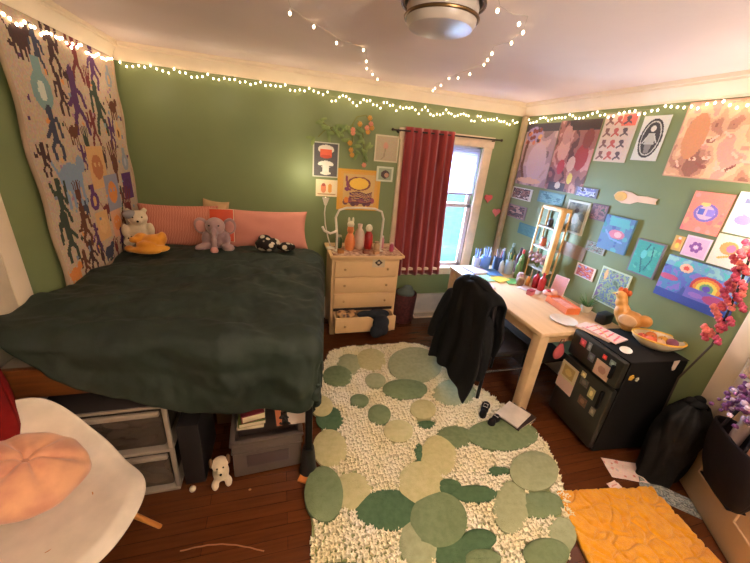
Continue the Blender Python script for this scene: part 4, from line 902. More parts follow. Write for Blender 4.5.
# pink card
cv = Canvas(20, 30, (226, 170, 176)); cv.border(.06, (232, 200, 196))
o = painted('greeting_card', cv, (2.43, 2.3, ZD+.001), (.25, -.97, 0), (.12, 0, 1), .13, .2, .004); tag(o, 'blank pink card standing upright on the desk against the wall', 'card')
t = thing('bag', 'small pale pink pouch with orange and red trim in front of the pink card', 'pouch', (2.40, 2.16, ZD))
o = plush([((-.02, .1, .03), (.05, .05, .03)), ((0, .06, .05), (.03, .04, .03))], 'body', mat('pale_pink_pouch', (226, 170, 156)), t)
MB().ball((-.03, .09, .055), (.02, .03, .012)).build('trim', mat('red_trim', (190, 50, 50)), t)
# orange basket with plant
t = thing('tray_box', 'orange cardboard tray box on the near end of the desk', 'box', (2.32, 2.02, ZD), -.1)
ORG = mat('orange_card', (226, 118, 66), rough=.6)
MB().box((0, 0, .004), (.13, .26, .006), bev=0).box((-.063, 0, .03), (.005, .26, .055), bev=0).box((.063, 0, .03), (.005, .26, .055), bev=0).box((0, .128, .03), (.13, .005, .055), bev=0).box((0, -.128, .03), (.13, .005, .055), bev=0).build('tray', ORG, t)
MB().box((0, 0, .03), (.115, .24, .03), bev=.008).build('filling', mat('pink_tissue', (232, 160, 140), (206, 110, 90), scale=20), t)
t = thing('potted_plant', 'small spiky green plant in a pale dish behind the orange tray', 'plant', (2.48, 1.93, ZD))
MB().lathe([(.03, 0), (.04, .03), (.044, .06), (.038, .06), (.034, .04)], seg=20).build('pot', mat('pale_pot', (210, 200, 176)), t)
m = MB()
for k in range(16):
    a = k*2.4; m.bar((0, 0, .05), (math.cos(a)*.075, math.sin(a)*.075 if math.cos(a)*.075 < .06 else 0, .09+.06*(k % 3)/2), .007, .001, seg=6)
m.build('leaves', mat('succulent', (70, 110, 50)), t)
t = thing('plate', 'off-white round plate on the near corner of the desk', 'plate', (2.13, 1.8, ZD))
MB().lathe([(.04, 0), (.06, .004), (.1, .014), (.098, .017), (.06, .008), (.03, .006)], seg=40).build('dish', mat('off_white_glaze', (220, 206, 190), rough=.3), t)

# ---------------------------------------------------------------- fridge
RZ = -.09
t = thing('mini_fridge', 'black mini fridge with a freezer door beside the desk', 'fridge', (2.05, 1.22, 0), RZ)
FD = mat('fridge_door_enamel', (44, 43, 36), (36, 35, 30), scale=2, rough=.35); FB = mat('fridge_black', (9, 9, 10), rough=.75)
MB().box((.275, .215, .40), (.45, .43, .76), bev=.012).build('body', FB, t)
d = MB().box((.02, .215, .68), (.045, .43, .20), bev=.012).build('freezer_door', FD, t); MB().box((-.012, .05, .68), (.02, .02, .1)).build('handle', FB, d)
d = MB().box((.02, .215, .31), (.045, .43, .50), bev=.012).build('door', FD, t); MB().box((-.012, .05, .45), (.02, .02, .14)).build('handle', FB, d)
for x in (.1, .45):
    for y in (.05, .38): MB().lathe([(.02, 0), (.02, .02), (.015, .025)], (x, y, 0), 12).build('foot', FB, t)
FT = .78
def fp(x, y, z): 
    c, s = math.cos(RZ), math.sin(RZ); return (2.05+x*c-y*s, 1.22+x*s+y*c, z)
def magnet(y, z, w_, h, cv, lb, cat='magnet', name='magnet'):
    c, s = math.cos(RZ), math.sin(RZ); o = fp(-.0035, y+w_, z)
    return tag(painted(name, cv, o, (s, -c, 0), (0, 0, 1), w_, h, .003), lb, cat)
cv = Canvas(24, 34, (206, 190, 150)); cv.rect(.15, .5, .85, .9, (176, 150, 90)).ell(.5, .7, .2, .12, (206, 180, 110)).rect(0, 0, 1, .42, (214, 180, 166))
magnet(.27, .28, .16, .23, cv, 'cream and yellow leaflet on the lower left of the fridge door', 'leaflet', 'leaflet')
cv = Canvas(20, 22, (206, 170, 146)); cv.ell(.5, .5, .25, .25, (176, 130, 110)).border(.06, (190, 160, 130))
magnet(.06, .585, .12, .11, cv, 'square tan photo across the freezer door', 'photo', 'photograph')
specs = [(.30, .70, .05, .05, (190, 80, 84), 'rose red magnet high on the freezer door'), (.12, .72, .03, .03, (214, 60, 40), 'small red round magnet on the freezer door'), (.2, .64, .05, .06, (96, 100, 100), 'grey rectangular magnet in the middle of the freezer door'), (.25, .70, .03, .06, (130, 130, 126), 'pale grey strip magnet near the rose red magnet'), (.05, .71, .04, .04, (120, 130, 110), 'greenish square magnet near the handle edge'), (.17, .44, .07, .06, (90, 84, 76), 'dark picture magnet on the fridge door centre'), (.1, .4, .05, .08, (170, 160, 110), 'yellowish magnet near the right of the fridge door'), (.21, .5, .04, .04, (190, 180, 130), 'small cream magnet high on the lower door'), (.13, .3, .07, .07, (110, 80, 60), 'brown magnet low on the fridge door'), (.05, .3, .04, .06, (130, 120, 100), 'beige strip magnet low right on the fridge door')]
for y, z, w_, h, c, lb in specs:
    cv = Canvas(12, 12, c, 14); cv.ell(.5, .5, .25, .25, tuple(min(255, v*1.3) for v in c)); magnet(y, z, w_, h, cv, lb)
t = thing('knit_pouch', 'dusty rose pouch hanging at the desk end above the fridge door', 'pouch', (2.0, 1.655, .60))
plush([((0, -.012, -.02), (.05, .018, .06)), ((0, -.012, .03), (.03, .014, .03))], 'body', mat('rose_cloth', (170, 80, 84), rough=.9), t, .006)
MB().tube([(-.02, -.01, .05), (-.012, -.012, .095), (.012, -.012, .095), (.02, -.01, .05)], .003).build('loop', mat('rose_cord', (120, 60, 60)), t)
# magnets on side
c_, s_ = math.cos(RZ), math.sin(RZ)
for x, z, r, c, lb in ((.09, .67, .022, (206, 160, 50), 'yellow magnet on the black side of the fridge'), (.14, .655, .015, (190, 186, 170), 'pale grey magnet on the black side of the fridge')):
    p = fp(x, -.001, z); m = MB()
    for k in range(5): m.ball((p[0]+math.cos(k*1.26)*r*.6, p[1]-.003, p[2]+math.sin(k*1.26)*r*.6), (r*.5, .004, r*.5), sub=2)
    m.ball((p[0], p[1]-.004, p[2]), (r*.5, .006, r*.5), sub=2); tag(m.build('magnet', mat(lb[:20], c)), lb, 'magnet')
# things on fridge
o = MB().box(fp(.27, .2, FT+.003), (.46, .4, .006), rot=(0, 0, RZ), bev=.002).build('mat', mat('black_mat', (28, 26, 26), rough=.8)); tag(o, 'thin black mat covering the top of the fridge', 'mat')
FT += .0065
for k, (x, y, rz, c, lb) in enumerate(((.12, .34, .35, (226, 206, 196), 'white magazine beneath the pink magazine on the fridge'), (.14, .30, .3, (226, 120, 130), 'pink striped magazine on top of the fridge pile'))):
    cv = Canvas(24, 32, (232, 200, 190)); 
    if k:
        for q in range(5): cv.line([(.1, .1+q*.2), (.9, .2+q*.17)], .07, (224, 96, 112))
        cv.line([(.2, .3), (.8, .9)], .06, (236, 170, 90))
    p = fp(x, y, FT+.001+k*.011); a = rz+RZ
    tag(painted('magazine', cv, Vector(p)+Vector((-.07*math.cos(a)+.1*math.sin(a), -.07*math.sin(a)-.1*math.cos(a), 0)), (math.cos(a), math.sin(a), 0), (-math.sin(a), math.cos(a), 0), .15, .24, .009, wob=0), lb, 'magazine')
p = fp(.12, .12, FT); t = thing('saucer', 'small white oval dish near the front edge of the fridge top', 'dish', p, .5)
MB().lathe([(.02, 0), (.035, .004), (.045, .01), (.043, .013), (.03, .008), (.01, .006)], sx=1.2, sy=.8).build('dish', mat('white_glaze', (236, 226, 214), rough=.3), t)
p = fp(.40, .16, FT); t = thing('serving_bowl', 'oval yellow-rimmed bowl full of fruit on the fridge', 'bowl', p, -.6)
MB().lathe([(.05, 0), (.08, .008), (.125, .05), (.135, .075), (.128, .075), (.115, .05), (.07, .016), (.01, .012)], sx=1.15, sy=.8, seg=40).build('bowl', mat('white_bowl_glaze', (226, 206, 176), (206, 180, 130), scale=6, rough=.3), t)
MB().tube([(.132*1.15*math.cos(a), .132*.8*math.sin(a), .076) for a in [2*PI*k/40 for k in range(40)]], .006, closed=True).build('rim', mat('yellow_rim', (236, 186, 70)), t)
fr = [((206, 80, 50), 'red orange'), ((232, 130, 60), 'orange'), ((240, 176, 70), 'golden'), ((150, 84, 110), 'plum'), ((236, 190, 150), 'peach'), ((222, 96, 56), 'blood orange')]
for k, (q, (c, nm)) in enumerate(zip(((-.09, .0), (-.03, .03), (.04, .02), (.075, -.02), (.0, -.035), (-.055, -.04)), fr)):
    v = Matrix.Rotation(-.6, 3, 'Z') @ Vector((q[0], q[1], 0)); r = .033
    t = thing('fruit', '%s coloured fruit in the yellow-rimmed bowl' % nm, 'fruit', (p[0]+v.x, p[1]+v.y, p[2]+.018+r+.012*(k % 2)), k)
    MB().ball((0, 0, 0), (r, r, r*.92)).build('flesh', mat('fruit_'+nm.replace(' ', '_'), c, scale=12, rough=.45), t); MB().bar((0, 0, r*.85), (0, 0, r*1.1), .003, .002, seg=6).build('stem', VINE, t)
p = fp(.40, .0, FT); tag(MB().prism([(-.02, 0), (.03, .0), (.02, -.07), (0, -.075), (-.015, -.05)], -.0015, .0015, Matrix.Translation((p[0]-.02, p[1]-.006, p[2]+.006)) @ Matrix.Rotation(PI/2, 4, 'X')).build('napkin', mat('white_napkin', (222, 200, 190)), smooth=False), 'white napkin corner hanging over the fridge side below the bowl', 'napkin')
# golden hen
p = fp(.40, .40, FT); t = thing('hen_figurine', 'golden ceramic hen with an orange comb on the fridge against the wall', 'figurine', (p[0]-.04, p[1]-.03, p[2]), .3)
GC = mat('golden_glaze', (222, 168, 96), (196, 130, 60), scale=9, rough=.35)
GF2 = .85
plush([((0, 0, .1), (.065, .085, .07)), ((0, .06, .14), (.05, .05, .065)), ((0, .085, .205), (.038, .04, .05)), ((0, -.09, .13), (.03, .045, .045), (.5, 0, 0)), ((0, 0, .04), (.04, .05, .03)), ((0, .10, .255), (.036, .04, .036))], 'body', GC, t, .007)
MB().ball((0, .09, .293), (.010, .018, .024)).ball((0, .118, .292), (.010, .016, .022)).ball((0, .06, .285), (.010, .018, .022)).build('comb', mat('orange_red_glaze', (206, 92, 40)), t)
MB().bar((0, .13, .255), (0, .165, .248), .012, .001).build('beak', mat('yellow_rim', (236, 186, 70)), t)
for s in (-1, 1): 
    MB().ball((s*.06, -.01, .11), (.014, .06, .042)).build('wing', mat('pale_glaze2', (230, 186, 140), rough=.35), t); MB().ball((s*.033, .122, .262), .005, sub=2).build('eye', mat('black_bead', (14, 12, 12)), t)
# dark object behind magazines
tag(MB().box((2.46, 1.74, ZD+.045), (.12, .08, .09), rot=(0, 0, .2), bev=.015).build('radio', mat('black_plastic', (24, 24, 24), rough=.5)), 'small black box at the near end of the desk against the wall', 'box')
# tall blossom branch in a floor vase
t = thing('blossom_branch', 'tall artificial pink blossom branch leaning at the wall beside the fridge', 'flowers', (0, 0, 0))
s0, s1 = Vector((2.53, 1.09, .0)), None
pts = [Vector((2.56, 1.14, .005)), at(670, 415, 0, 2.47), at(690, 385, 0, 2.45), at(712, 345, 0, 2.44), at(730, 308, 0, 2.43), at(742, 280, 0, 2.42), at(754, 245, 0, 2.42)]
pts = [Vector((q.x, max(q.y, 1.14 if q.z < .8 else 1.05), q.z)) for q in pts]
MB().tube(pts, .006).build('branch', mat('dark_twig', (50, 40, 34)), t)
for k in range(34):
    f = .52+.48*k/34*1.0; q = f*(len(pts)-1); i = min(int(q), len(pts)-2); c = pts[i].lerp(pts[i+1], q-i)+Vector((random.uniform(-.045, .03), random.uniform(-.04, .05), random.uniform(-.03, .03)))
    m = MB()
    for j in range(5): m.ball(c+Vector((math.cos(j*1.257)*.016, math.sin(j*1.257)*.012, math.sin(j*1.257)*.016)), (.015, .013, .015), sub=1)
    m.ball(c, .008, sub=1); m.build('blossom', mat('blossom_pink%d' % (k % 3), [(206, 84, 96), (226, 120, 110), (176, 60, 90)][k % 3]), t)
# bin bag between fridge and door
t = thing('bin_bag', 'black bin bag slumped between the fridge and the door casing', 'bin bag', (2.42, 1.0, 0), rot=(0, .05, 0))
q = MB()
def bagf(u, v):
    a = u*2*PI; h = v*.60; r = (.115+.018*math.sin(v*PI))*(1-max(0, v-.86)*3.2)+.006*math.sin(a*7+v*6)+.02*nz(math.cos(a)*2, math.sin(a)*2, v*3)*1.2
    return (r*1.15*math.cos(a), r*.85*math.sin(a), h)
q.grid(64, 24, bagf); bmesh.ops.remove_doubles(q.b, verts=q.b.verts, dist=.0005); q.build('sack', mat('black_poly', (14, 13, 13), rough=.75, bump=.6, bscale=20), t, ang=180)
MB().ball((.0, 0, .6), (.06, .05, .025)).ball((.03, .01, .615), (.04, .03, .03)).ball((-.03, .02, .61), (.04, .025, .025)).build('knot', mat('black_poly', (16, 15, 15)), t)
# stack at desk leg
book(1.73, 1.585, 0, .25, .2, .03, (176, 160, 146), 'grey book at the bottom of the pile by the desk leg', .5)
book(1.74, 1.59, .031, .24, .19, .028, (60, 44, 40), 'dark brown book in the middle of the pile by the desk leg', .35)
book(1.71, 1.60, .06, .22, .18, .012, (222, 210, 196), 'white book with black print on top of the pile by the desk leg', .45)
cv = Canvas(20, 18, (226, 214, 200)); 
for k in range(4): cv.line([(.15, .2+k*.2), (.85, .25+k*.18)], .05, (50, 44, 44))
for k, (dx, dy, rz, lb) in enumerate(((0, 0, .5, 'black sneaker with a white sole by the desk leg, the nearer one of the pair'), (-.03, .12, .8, 'black sneaker with a white sole by the desk leg, the farther one of the pair'))):
    t = thing('sneaker', lb, 'shoe', (1.56+dx, 1.60+dy*.9, .001), rz, group=None)
    P = [(.11, 0), (.1, .03), (.05, .04), (-.02, .032), (-.09, .034), (-.11, .015), (-.11, -.015), (-.09, -.032), (-.02, -.03), (.05, -.04), (.1, -.03)]
    MB().prism(P, 0, .02).build('sole', mat('white_rubber', (214, 206, 196)), t)
    plush([((.06, 0, .035), (.045, .034, .025)), ((0, 0, .045), (.055, .03, .032)), ((-.07, 0, .05), (.035, .028, .042))], 'upper', mat('black_canvas', (24, 22, 24), rough=.8), t, .006)
    m = MB()
    for j in range(4): m.bar((.045-j*.018, -.018, .062+j*.004), (.045-j*.018, .018, .062+j*.004), .003, seg=6)
    m.build('laces', mat('white_rubber', (214, 206, 196)), t)
# papers on floor
def floorsheet(name, px, size, rz, cv, lb, cat='paper', z=.001):
    p = at(*px, 2, 0); a = rz
    o = painted(name, cv, Vector((p.x, p.y, z))-Vector((math.cos(a)*size[0]/2-math.sin(a)*size[1]/2, math.sin(a)*size[0]/2+math.cos(a)*size[1]/2, 0)), (math.cos(a), math.sin(a), 0), (-math.sin(a), math.cos(a), 0), size[0], size[1], .003, wob=.012)
    return tag(o, lb, cat)
cv = Canvas(34, 20, (222, 196, 186)); blobs(cv, [(206, 150, 140), (190, 170, 170), (226, 210, 200), (200, 120, 110)], 22, .02, .05)
floorsheet('leaflet', (627, 471), (.27, .15), -.40, cv, 'pink and white printed leaflet on the floor by the bin bag', 'leaflet')
cv = Canvas(16, 12, (226, 200, 190)); cv.line([(.2, .5), (.8, .5)], .1, (200, 140, 130))
floorsheet('leaflet', (614, 486), (.08, .05), .1, cv, 'small pink scrap of paper at the corner of the yellow rug', 'leaflet', .001)
cv = Canvas(24, 40, (150, 150, 144)); cv.field([(120, 124, 120), (160, 162, 156), (96, 100, 100), (140, 150, 150)], 10, 3)
floorsheet('newspaper', (668, 497), (.13, .30), .75, cv, 'grey folded newspaper on the floor beside the door leaf', 'newspaper')

# ---------------------------------------------------------------- bags on the open door
BC = mat('black_tote', (26, 20, 24), rough=.8)
t = thing('tote_bag', 'black tote bag hanging from the open door', 'bag', (0, 0, 0))
q = MB()
def tote(u, v):
    a = u*2*PI; zz = .30+.36*v; hw = (.19-.0*v)*(1-.35*(1-v)**3); th = .075*(1-.4*(1-v)**2)
    c, s = math.cos(a), math.sin(a); sq = (abs(c)**3+abs(s)**3)**(-1/3)
    return dl(.36+hw*c*sq, .025+th+th*s*sq+.006*nz(c*3, s*3, v*5), zz)
q.grid(60, 20, tote); o = q.build('bag', BC, t, ang=180); mod(o, 'SOLIDIFY', thickness=.006)
MB().box(dl(.36, .07, .303), (.24, .085, .01), rot=(0, 0, ang)).build('bottom', BC, t)
for n_ in (.03, .165): MB().tube([dl(.27, n_, .65), dl(.29, n_*.8+.01, .85), dl(.36, .03, .99), dl(.43, n_*.8+.01, .85), dl(.45, n_, .65)], .008).build('handle', BC, t)
t = thing('door_hook', 'small metal hook on the open door holding the bags', 'hook', (0, 0, 0))
MB().bar(dl(.36, .018, 1.0), dl(.36, .06, 1.0), .005).ball(dl(.36, .06, 1.0), .009).build('hook', RODM, t)
for k, (u, n_, z, c, r, lb) in enumerate(((.30, .11, .68, (170, 150, 146), .03, 'pale grey rolled cloth sticking out of the black tote'), (.40, .10, .69, (190, 140, 120), .026, 'pinkish tan rolled cloth sticking out of the black tote'))):
    tag(MB().tube([dl(u, n_, z-.2), dl(u+.01, n_, z), dl(u+.03, n_+.01, z+.08)], [r*.8, r, r*.9], seg=14).build('rolled_cloth', mat('cloth_roll%d' % k, c)), lb, 'cloth')
t = thing('straw_hat', 'small brown woven basket hung high on the open door beside the blossoms', 'basket', (0, 0, 0))
q = dl(.20, .10, .93)
MB().lathe([(.03, 0), (.05, .01), (.075, .07), (.085, .10), (.078, .10), (.068, .07), (.045, .015), (.01, .012)], q, rot=(.2, .3, 0)).build('basket', mat('straw', (190, 140, 84), (140, 96, 54), scale=40, bump=.8, bscale=60), t)
m = MB(); q0 = Vector(q); m.tube([q0+Vector((-.08, 0, .1)), q0+Vector((-.03, .02, .18)), q0+Vector((.04, .03, .18)), q0+Vector((.08, .02, .11))], .006).build('handle', mat('straw', (190, 140, 84)), t)
bpy.data.objects['straw_hat'].name = 'woven_basket'
t = thing('flower_bunch', 'purple and white flower bunch hanging on the door above the black tote', 'flowers', (0, 0, 0))
m = MB(); m2 = MB(); m3 = MB()
for k in range(110):
    c = Vector(dl(.30+random.gauss(0, .06), .13+random.uniform(-.05, .06), .82+random.gauss(0, .055)))
    (m if k % 4 else m2).ball(c, random.uniform(.010, .018), sub=1)
pp = m.build('purple_petals', mat('purple_petal', (126, 70, 120), (90, 50, 100), scale=20), t); wp = m2.build('white_petals', mat('white_petal', (206, 180, 200)), t); pp['kind'] = 'stuff'; wp['kind'] = 'stuff'
m3.tube([dl(.30, .12, .9), dl(.32, .08, .98), dl(.35, .04, 1.0)], .006).build('stem', VINE, t)

# ---------------------------------------------------------------- rugs
OUT = [(330, 352), (352, 346), (385, 344), (415, 344), (440, 352), (452, 372), (478, 388), (500, 403), (528, 424), (548, 446), (560, 478), (572, 510), (574, 545), (556, 580), (520, 600), (440, 612), (360, 606), (316, 590), (311, 560), (312, 525), (308, 498), (314, 480), (325, 462), (324, 440), (318, 415), (318, 392), (322, 370)]
Rg = [at(a, b_, 2, .012) for a, b_ in OUT]
def inside(x, y, P=Rg):
    c = False
    for i in range(len(P)):
        a, b_ = P[i-1], P[i]
        if (a.y > y) != (b_.y > y) and x < (b_.x-a.x)*(y-a.y)/(b_.y-a.y)+a.x: c = not c
    return c
t = thing('leaf_rug', 'irregular rug of green leaves and cream tufted flowers in the room centre', 'rug', (.9, 1.7, 0))
def loc(v): return Vector((v.x-.9, v.y-1.7, v.z))
m = MB(); m.prism([(p.x-.9, p.y-1.7) for p in Rg], .001, .012); m.build('backing', mat('rug_backing', (150, 158, 110), (120, 130, 84), scale=10, rough=.95), t)
LC = [mat('leaf_dark', (78, 104, 74), (66, 92, 64), scale=30, rough=.95, bump=.6, bscale=200), mat('leaf_mid', (116, 130, 96), (102, 118, 84), scale=30, rough=.95, bump=.6, bscale=200), mat('leaf_sage', (156, 160, 126), (142, 148, 112), scale=30, rough=.95, bump=.6, bscale=200), mat('leaf_pale', (192, 184, 138), (178, 172, 124), scale=30, rough=.95, bump=.6, bscale=200)]
LV = [(125, 60, 30, 25, 2), (180, 50, 35, 28, 3), (95, 92, 34, 26, 1), (290, 62, 62, 42, 2), (265, 127, 52, 25, 1), (390, 132, 52, 32, 2), (75, 197, 32, 30, 0), (55, 168, 26, 26, 3), (200, 190, 27, 25, 1), (310, 178, 30, 24, 3), (390, 245, 46, 28, 1), (350, 290, 42, 50, 3), (305, 360, 52, 52, 3), (512, 240, 82, 38, 1), (590, 332, 56, 48, 2), (606, 415, 58, 34, 1), (532, 420, 42, 62, 2), (225, 427, 78, 50, 0), (350, 452, 66, 66, 1), (60, 388, 45, 66, 1), (132, 380, 46, 46, 3), (300, 512, 46, 62, 2), (402, 532, 64, 42, 0), (440, 390, 56, 22, 0), (620, 542, 54, 38, 1), (660, 490, 36, 44, 2), (76, 272, 40, 46, 3), (502, 332, 28, 12, 0), (248, 232, 34, 28, 3), (452, 505, 40, 26, 0), (320, 214, 24, 12, 0), (300, 285, 12, 24, 0), (460, 555, 44, 26, 1), (150, 155, 22, 16, 1), (190, 105, 24, 18, 2), (120, 600, 60, 40, 1), (330, 610, 60, 40, 2), (540, 620, 60, 40, 0), (375, 372, 30, 20, 0)]
covers = []
for k, (cx, cy, rx, ry, ci) in enumerate(LV):
    px, py = 300+cx/2.525, 340+cy/2.525; c = at(px, py, 2, .02)
    ex = at(px+rx/2.525, py, 2, .02)-c; ey = at(px, py-ry/2.525, 2, .02)-c
    ra, rb = ex.length*1.03, max(ey.length*1.03, .02); an = math.atan2(ex.y, ex.x); z = .02+.004*(k % 5)+(.006 if ci == 0 else .012)
    cc = loc(c); ang2 = an
    ca, sa = math.cos(ang2), math.sin(ang2)
    e2 = Vector((ey.x, ey.y)); 
    def leaf(u, v, cc=cc, z=z, ex=ex, ey=ey):
        a = u*2*PI; r = v
        pt = 1+.05*math.cos(a*2+.3)
        x, y = math.cos(a)*r*pt, math.sin(a)*r*pt
        return (cc.x+ex.x*x*1.03+ey.x*y*1.03, cc.y+ex.y*x*1.03+ey.y*y*1.03, z-.010*r**6-.002*math.exp(-(y/.06)**2)*(1 if r < .95 else 0))
    q = MB(); q.grid(36, 8, leaf); bmesh.ops.remove_doubles(q.b, verts=q.b.verts, dist=.0004)
    edge = [v for v in q.b.verts if v.is_boundary]
    r_ = bmesh.ops.extrude_edge_only(q.b, edges=[e for e in q.b.edges if e.is_boundary])
    for v in [g for g in r_['geom'] if isinstance(g, bmesh.types.BMVert)]: v.co.z = .010
    q.build('leaf', LC[ci], t, ang=60); covers.append((cc, ex, ey, z))
# tufted florets, small looped petals
TF = [mat('tuft_cream', (236, 228, 208), (224, 212, 172), scale=5, rough=.95), mat('tuft_butter', (222, 206, 146), (200, 184, 124), scale=60, rough=.95)]
def covered(x, y):
    for cc, ex, ey, z in covers:
        det = ex.x*ey.y-ex.y*ey.x; dx, dy = x-cc.x, y-cc.y
        u = (dx*ey.y-dy*ey.x)/det; v = (ex.x*dy-ex.y*dx)/det
        if u*u+v*v < 1.0: return True
    return False
tufts = {}
step = .024
y = .5
while y < 2.75:
    x = 0
    while x < 2.0:
        X, Y = x+random.uniform(-.006, .006), y+random.uniform(-.006, .006)
        if inside(X, Y) and not covered(X-.9, Y-1.7):
            key = (int(X/.5), int(Y/.5)); tufts.setdefault(key, []).append((X-.9, Y-1.7))
        x += step
    y += step
q = MB()
for key, L in tufts.items():
    for (X, Y) in L:
        h = .03+random.uniform(-.006, .008); a0 = random.uniform(0, PI); 
        c0 = q.b.verts.new((X, Y, h-.008)); base = []
        for j in range(8):
            a = a0+j*PI/4; r = .0165 if j % 2 == 0 else .008
            base.append(q.b.verts.new((X+math.cos(a)*r, Y+math.sin(a)*r, h+(.003 if j % 2 == 0 else -.004))))
        low = [q.b.verts.new((v.co.x*1.0, v.co.y, .011)) for v in base]
        for j in range(8):
            q.b.faces.new((c0, base[j], base[(j+1) % 8])); q.b.faces.new((base[j], low[j], low[(j+1) % 8], base[(j+1) % 8]))
o = q.build('tufted_florets', TF[0], t, smooth=False); o['kind'] = 'stuff'
# yellow rug
def yr(u, v):
    A, B_, C_, D_ = Vector((1.24, .0)), Vector((2.10, -.1)), Vector((2.27, .92)), Vector((1.61, 1.02))
    q = A.lerp(B_, u).lerp(D_.lerp(C_, u), v); x, y = q
    sw = abs(math.sin((x*9+1.6*nz(x*2, y*2, 1)*2))+math.cos(y*9+2.2*nz(x*2.5, y*2.5, 5)))
    g_ = min(abs(nz(x*8, y*8, 1)+.2*nz(x*17, y*17, 3)), abs(nz(x*7+9, y*9, 6)))
    if u in (0, 1) or v in (0, 1): z = .006
    else: z = .016+.015*(1-math.exp(-(g_/.05)**2))+.003*nz(x*60, y*60, 2)
    return (x, y, z)
o = MB().grid(170, 230, yr).build('yellow_rug', mat('mustard_pile', (228, 158, 0), (214, 140, 0), scale=30, rough=.95, bump=.8, bscale=240, sheen=.3), ang=180); mod(o, 'SOLIDIFY', thickness=.005, offset=-1)
tag(o, 'mustard yellow deep-pile rug with swirling ridges in the lower right', 'rug')

# ---------------------------------------------------------------- ceiling light
c = at(440, 29, 2, 2.33)
t = thing('ceiling_light', 'round flush ceiling light with a bronze ring, switched off', 'ceiling light', (c.x, c.y, ZC))
MB().lathe([(.15, 0), (.16, -.01), (.158, -.05), (.145, -.06), (.145, -.0)], seg=48).build('mount', mat('white_fixture', (226, 206, 186), rough=.4), t)
MB().lathe([(.128, -.05), (.135, -.07), (.132, -.12), (.12, -.137), (.06, -.147), (.0, -.15)], seg=48).build('diffuser', mat('frosted_glass', (190, 176, 170), rough=.35), t)
MB().tube([(.137*math.cos(a), .137*math.sin(a), -.105) for a in [2*PI*k/48 for k in range(48)]], .006, closed=True).tube([(.155*math.cos(a), .155*math.sin(a), -.06) for a in [2*PI*k/48 for k in range(48)]], .005, closed=True).build('ring', mat('bronze_ring', (120, 90, 60), metal=.8, rough=.35), t)

# ---------------------------------------------------------------- string lights
BULB = mat('fairy_bulb', (255, 226, 184), (255, 222, 176), emit=7)
CORD = mat('clear_cord', (190, 172, 150), rough=.5)
bm_ = MB().ball((0, 0, 0), (.0065, .0065, .009), sub=2); proto = None
def string(label, pts, n, jit=.02, droop=(0, 0, -1), rad=.0009):
    global proto
    t = thing('string_lights', label, 'string lights', (0, 0, 0))
    P = [Vector(p) for p in pts]; MB().tube(P, rad, seg=5).build('cord', CORD, t)
    L = [0]
    for a, b_ in zip(P, P[1:]): L.append(L[-1]+(b_-a).length)
    for k in range(n):
        s = (k+.5)/n*L[-1]; i = max(j for j in range(len(L)-1) if L[j] <= s); q = P[i].lerp(P[i+1], (s-L[i])/max(1e-6, L[i+1]-L[i]))
        q = q+Vector(droop)*random.uniform(.004, .004+jit)
        if proto is None:
            o = bm_.build('bulb', BULB, t); proto = o
        else:
            o = proto.copy(); C.objects.link(o); o.parent = t
        o.location = q
    return t
def sag(a, b_, n, d, ph=0):
    a, b_ = Vector(a), Vector(b_); o = []
    for k in range(n+1):
        f = k/n; q = a.lerp(b_, f); q.z -= d*abs(math.sin((f*n/3+ph)*PI)); o.append(q)
    return o
yb = YB-.115
string('warm fairy lights running along the crown moulding above the bed', sag((XL+.05, yb+.09, 2.35), (.45, yb+.09, 2.345), 24, .02), 40, .03, (0, -.2, -1))
string('warm fairy lights sagging below the crown above the curtain and posters', sag((.45, yb+.09, 2.345), (2.5, yb+.09, 2.33), 30, .06, .3), 62, .045, (0, -.2, -1))
string('warm fairy lights along the crown moulding of the right wall', sag((XR-.03, YB-.05, 2.335), (XR-.03, 1.05, 2.345), 24, .03), 56, .03, (-.2, 0, -1))
string('warm fairy lights along the top of the tapestry', sag((XL+.035, YB-.06, 2.36), (XL+.035, 1.95, 2.33), 18, .025), 40, .03, (.2, 0, -1))
def ce(px, py): p = at(px, py, 2, ZC-.012); return p
string('warm fairy lights trailing across the ceiling left of the round fixture', [ce(286, -6), ce(291, 8), ce(305, 18), ce(322, 28), ce(340, 40), ce(355, 44), ce(366, 50), ce(367, 66), ce(385, 88), ce(398, 98)], 12, .03)
string('warm fairy lights trailing across the ceiling right of the round fixture', [ce(497, -8), ce(500, 6), ce(512, 14), ce(528, 16), ce(524, 28), ce(510, 42), ce(494, 46), ce(484, 64), ce(452, 76), ce(436, 84), ce(425, 100)], 17, .03)

# ---------------------------------------------------------------- light
def light(name, kind, loc, e, col, size=.1, rot=None, **k):
    d = bpy.data.lights.new(name, kind); d.energy = e; d.color = col
    if kind == 'AREA': d.size = size; d.shape = k.get('shape', 'SQUARE'); 
    if kind == 'AREA' and 'sy' in k: d.shape = 'RECTANGLE'; d.size_y = k['sy']
    if kind == 'POINT': d.shadow_soft_size = size
    o = bpy.data.objects.new(name, d); C.objects.link(o); o.location = loc
    if rot: o.rotation_euler = rot
    return o
WARM = (1, .78, .56)
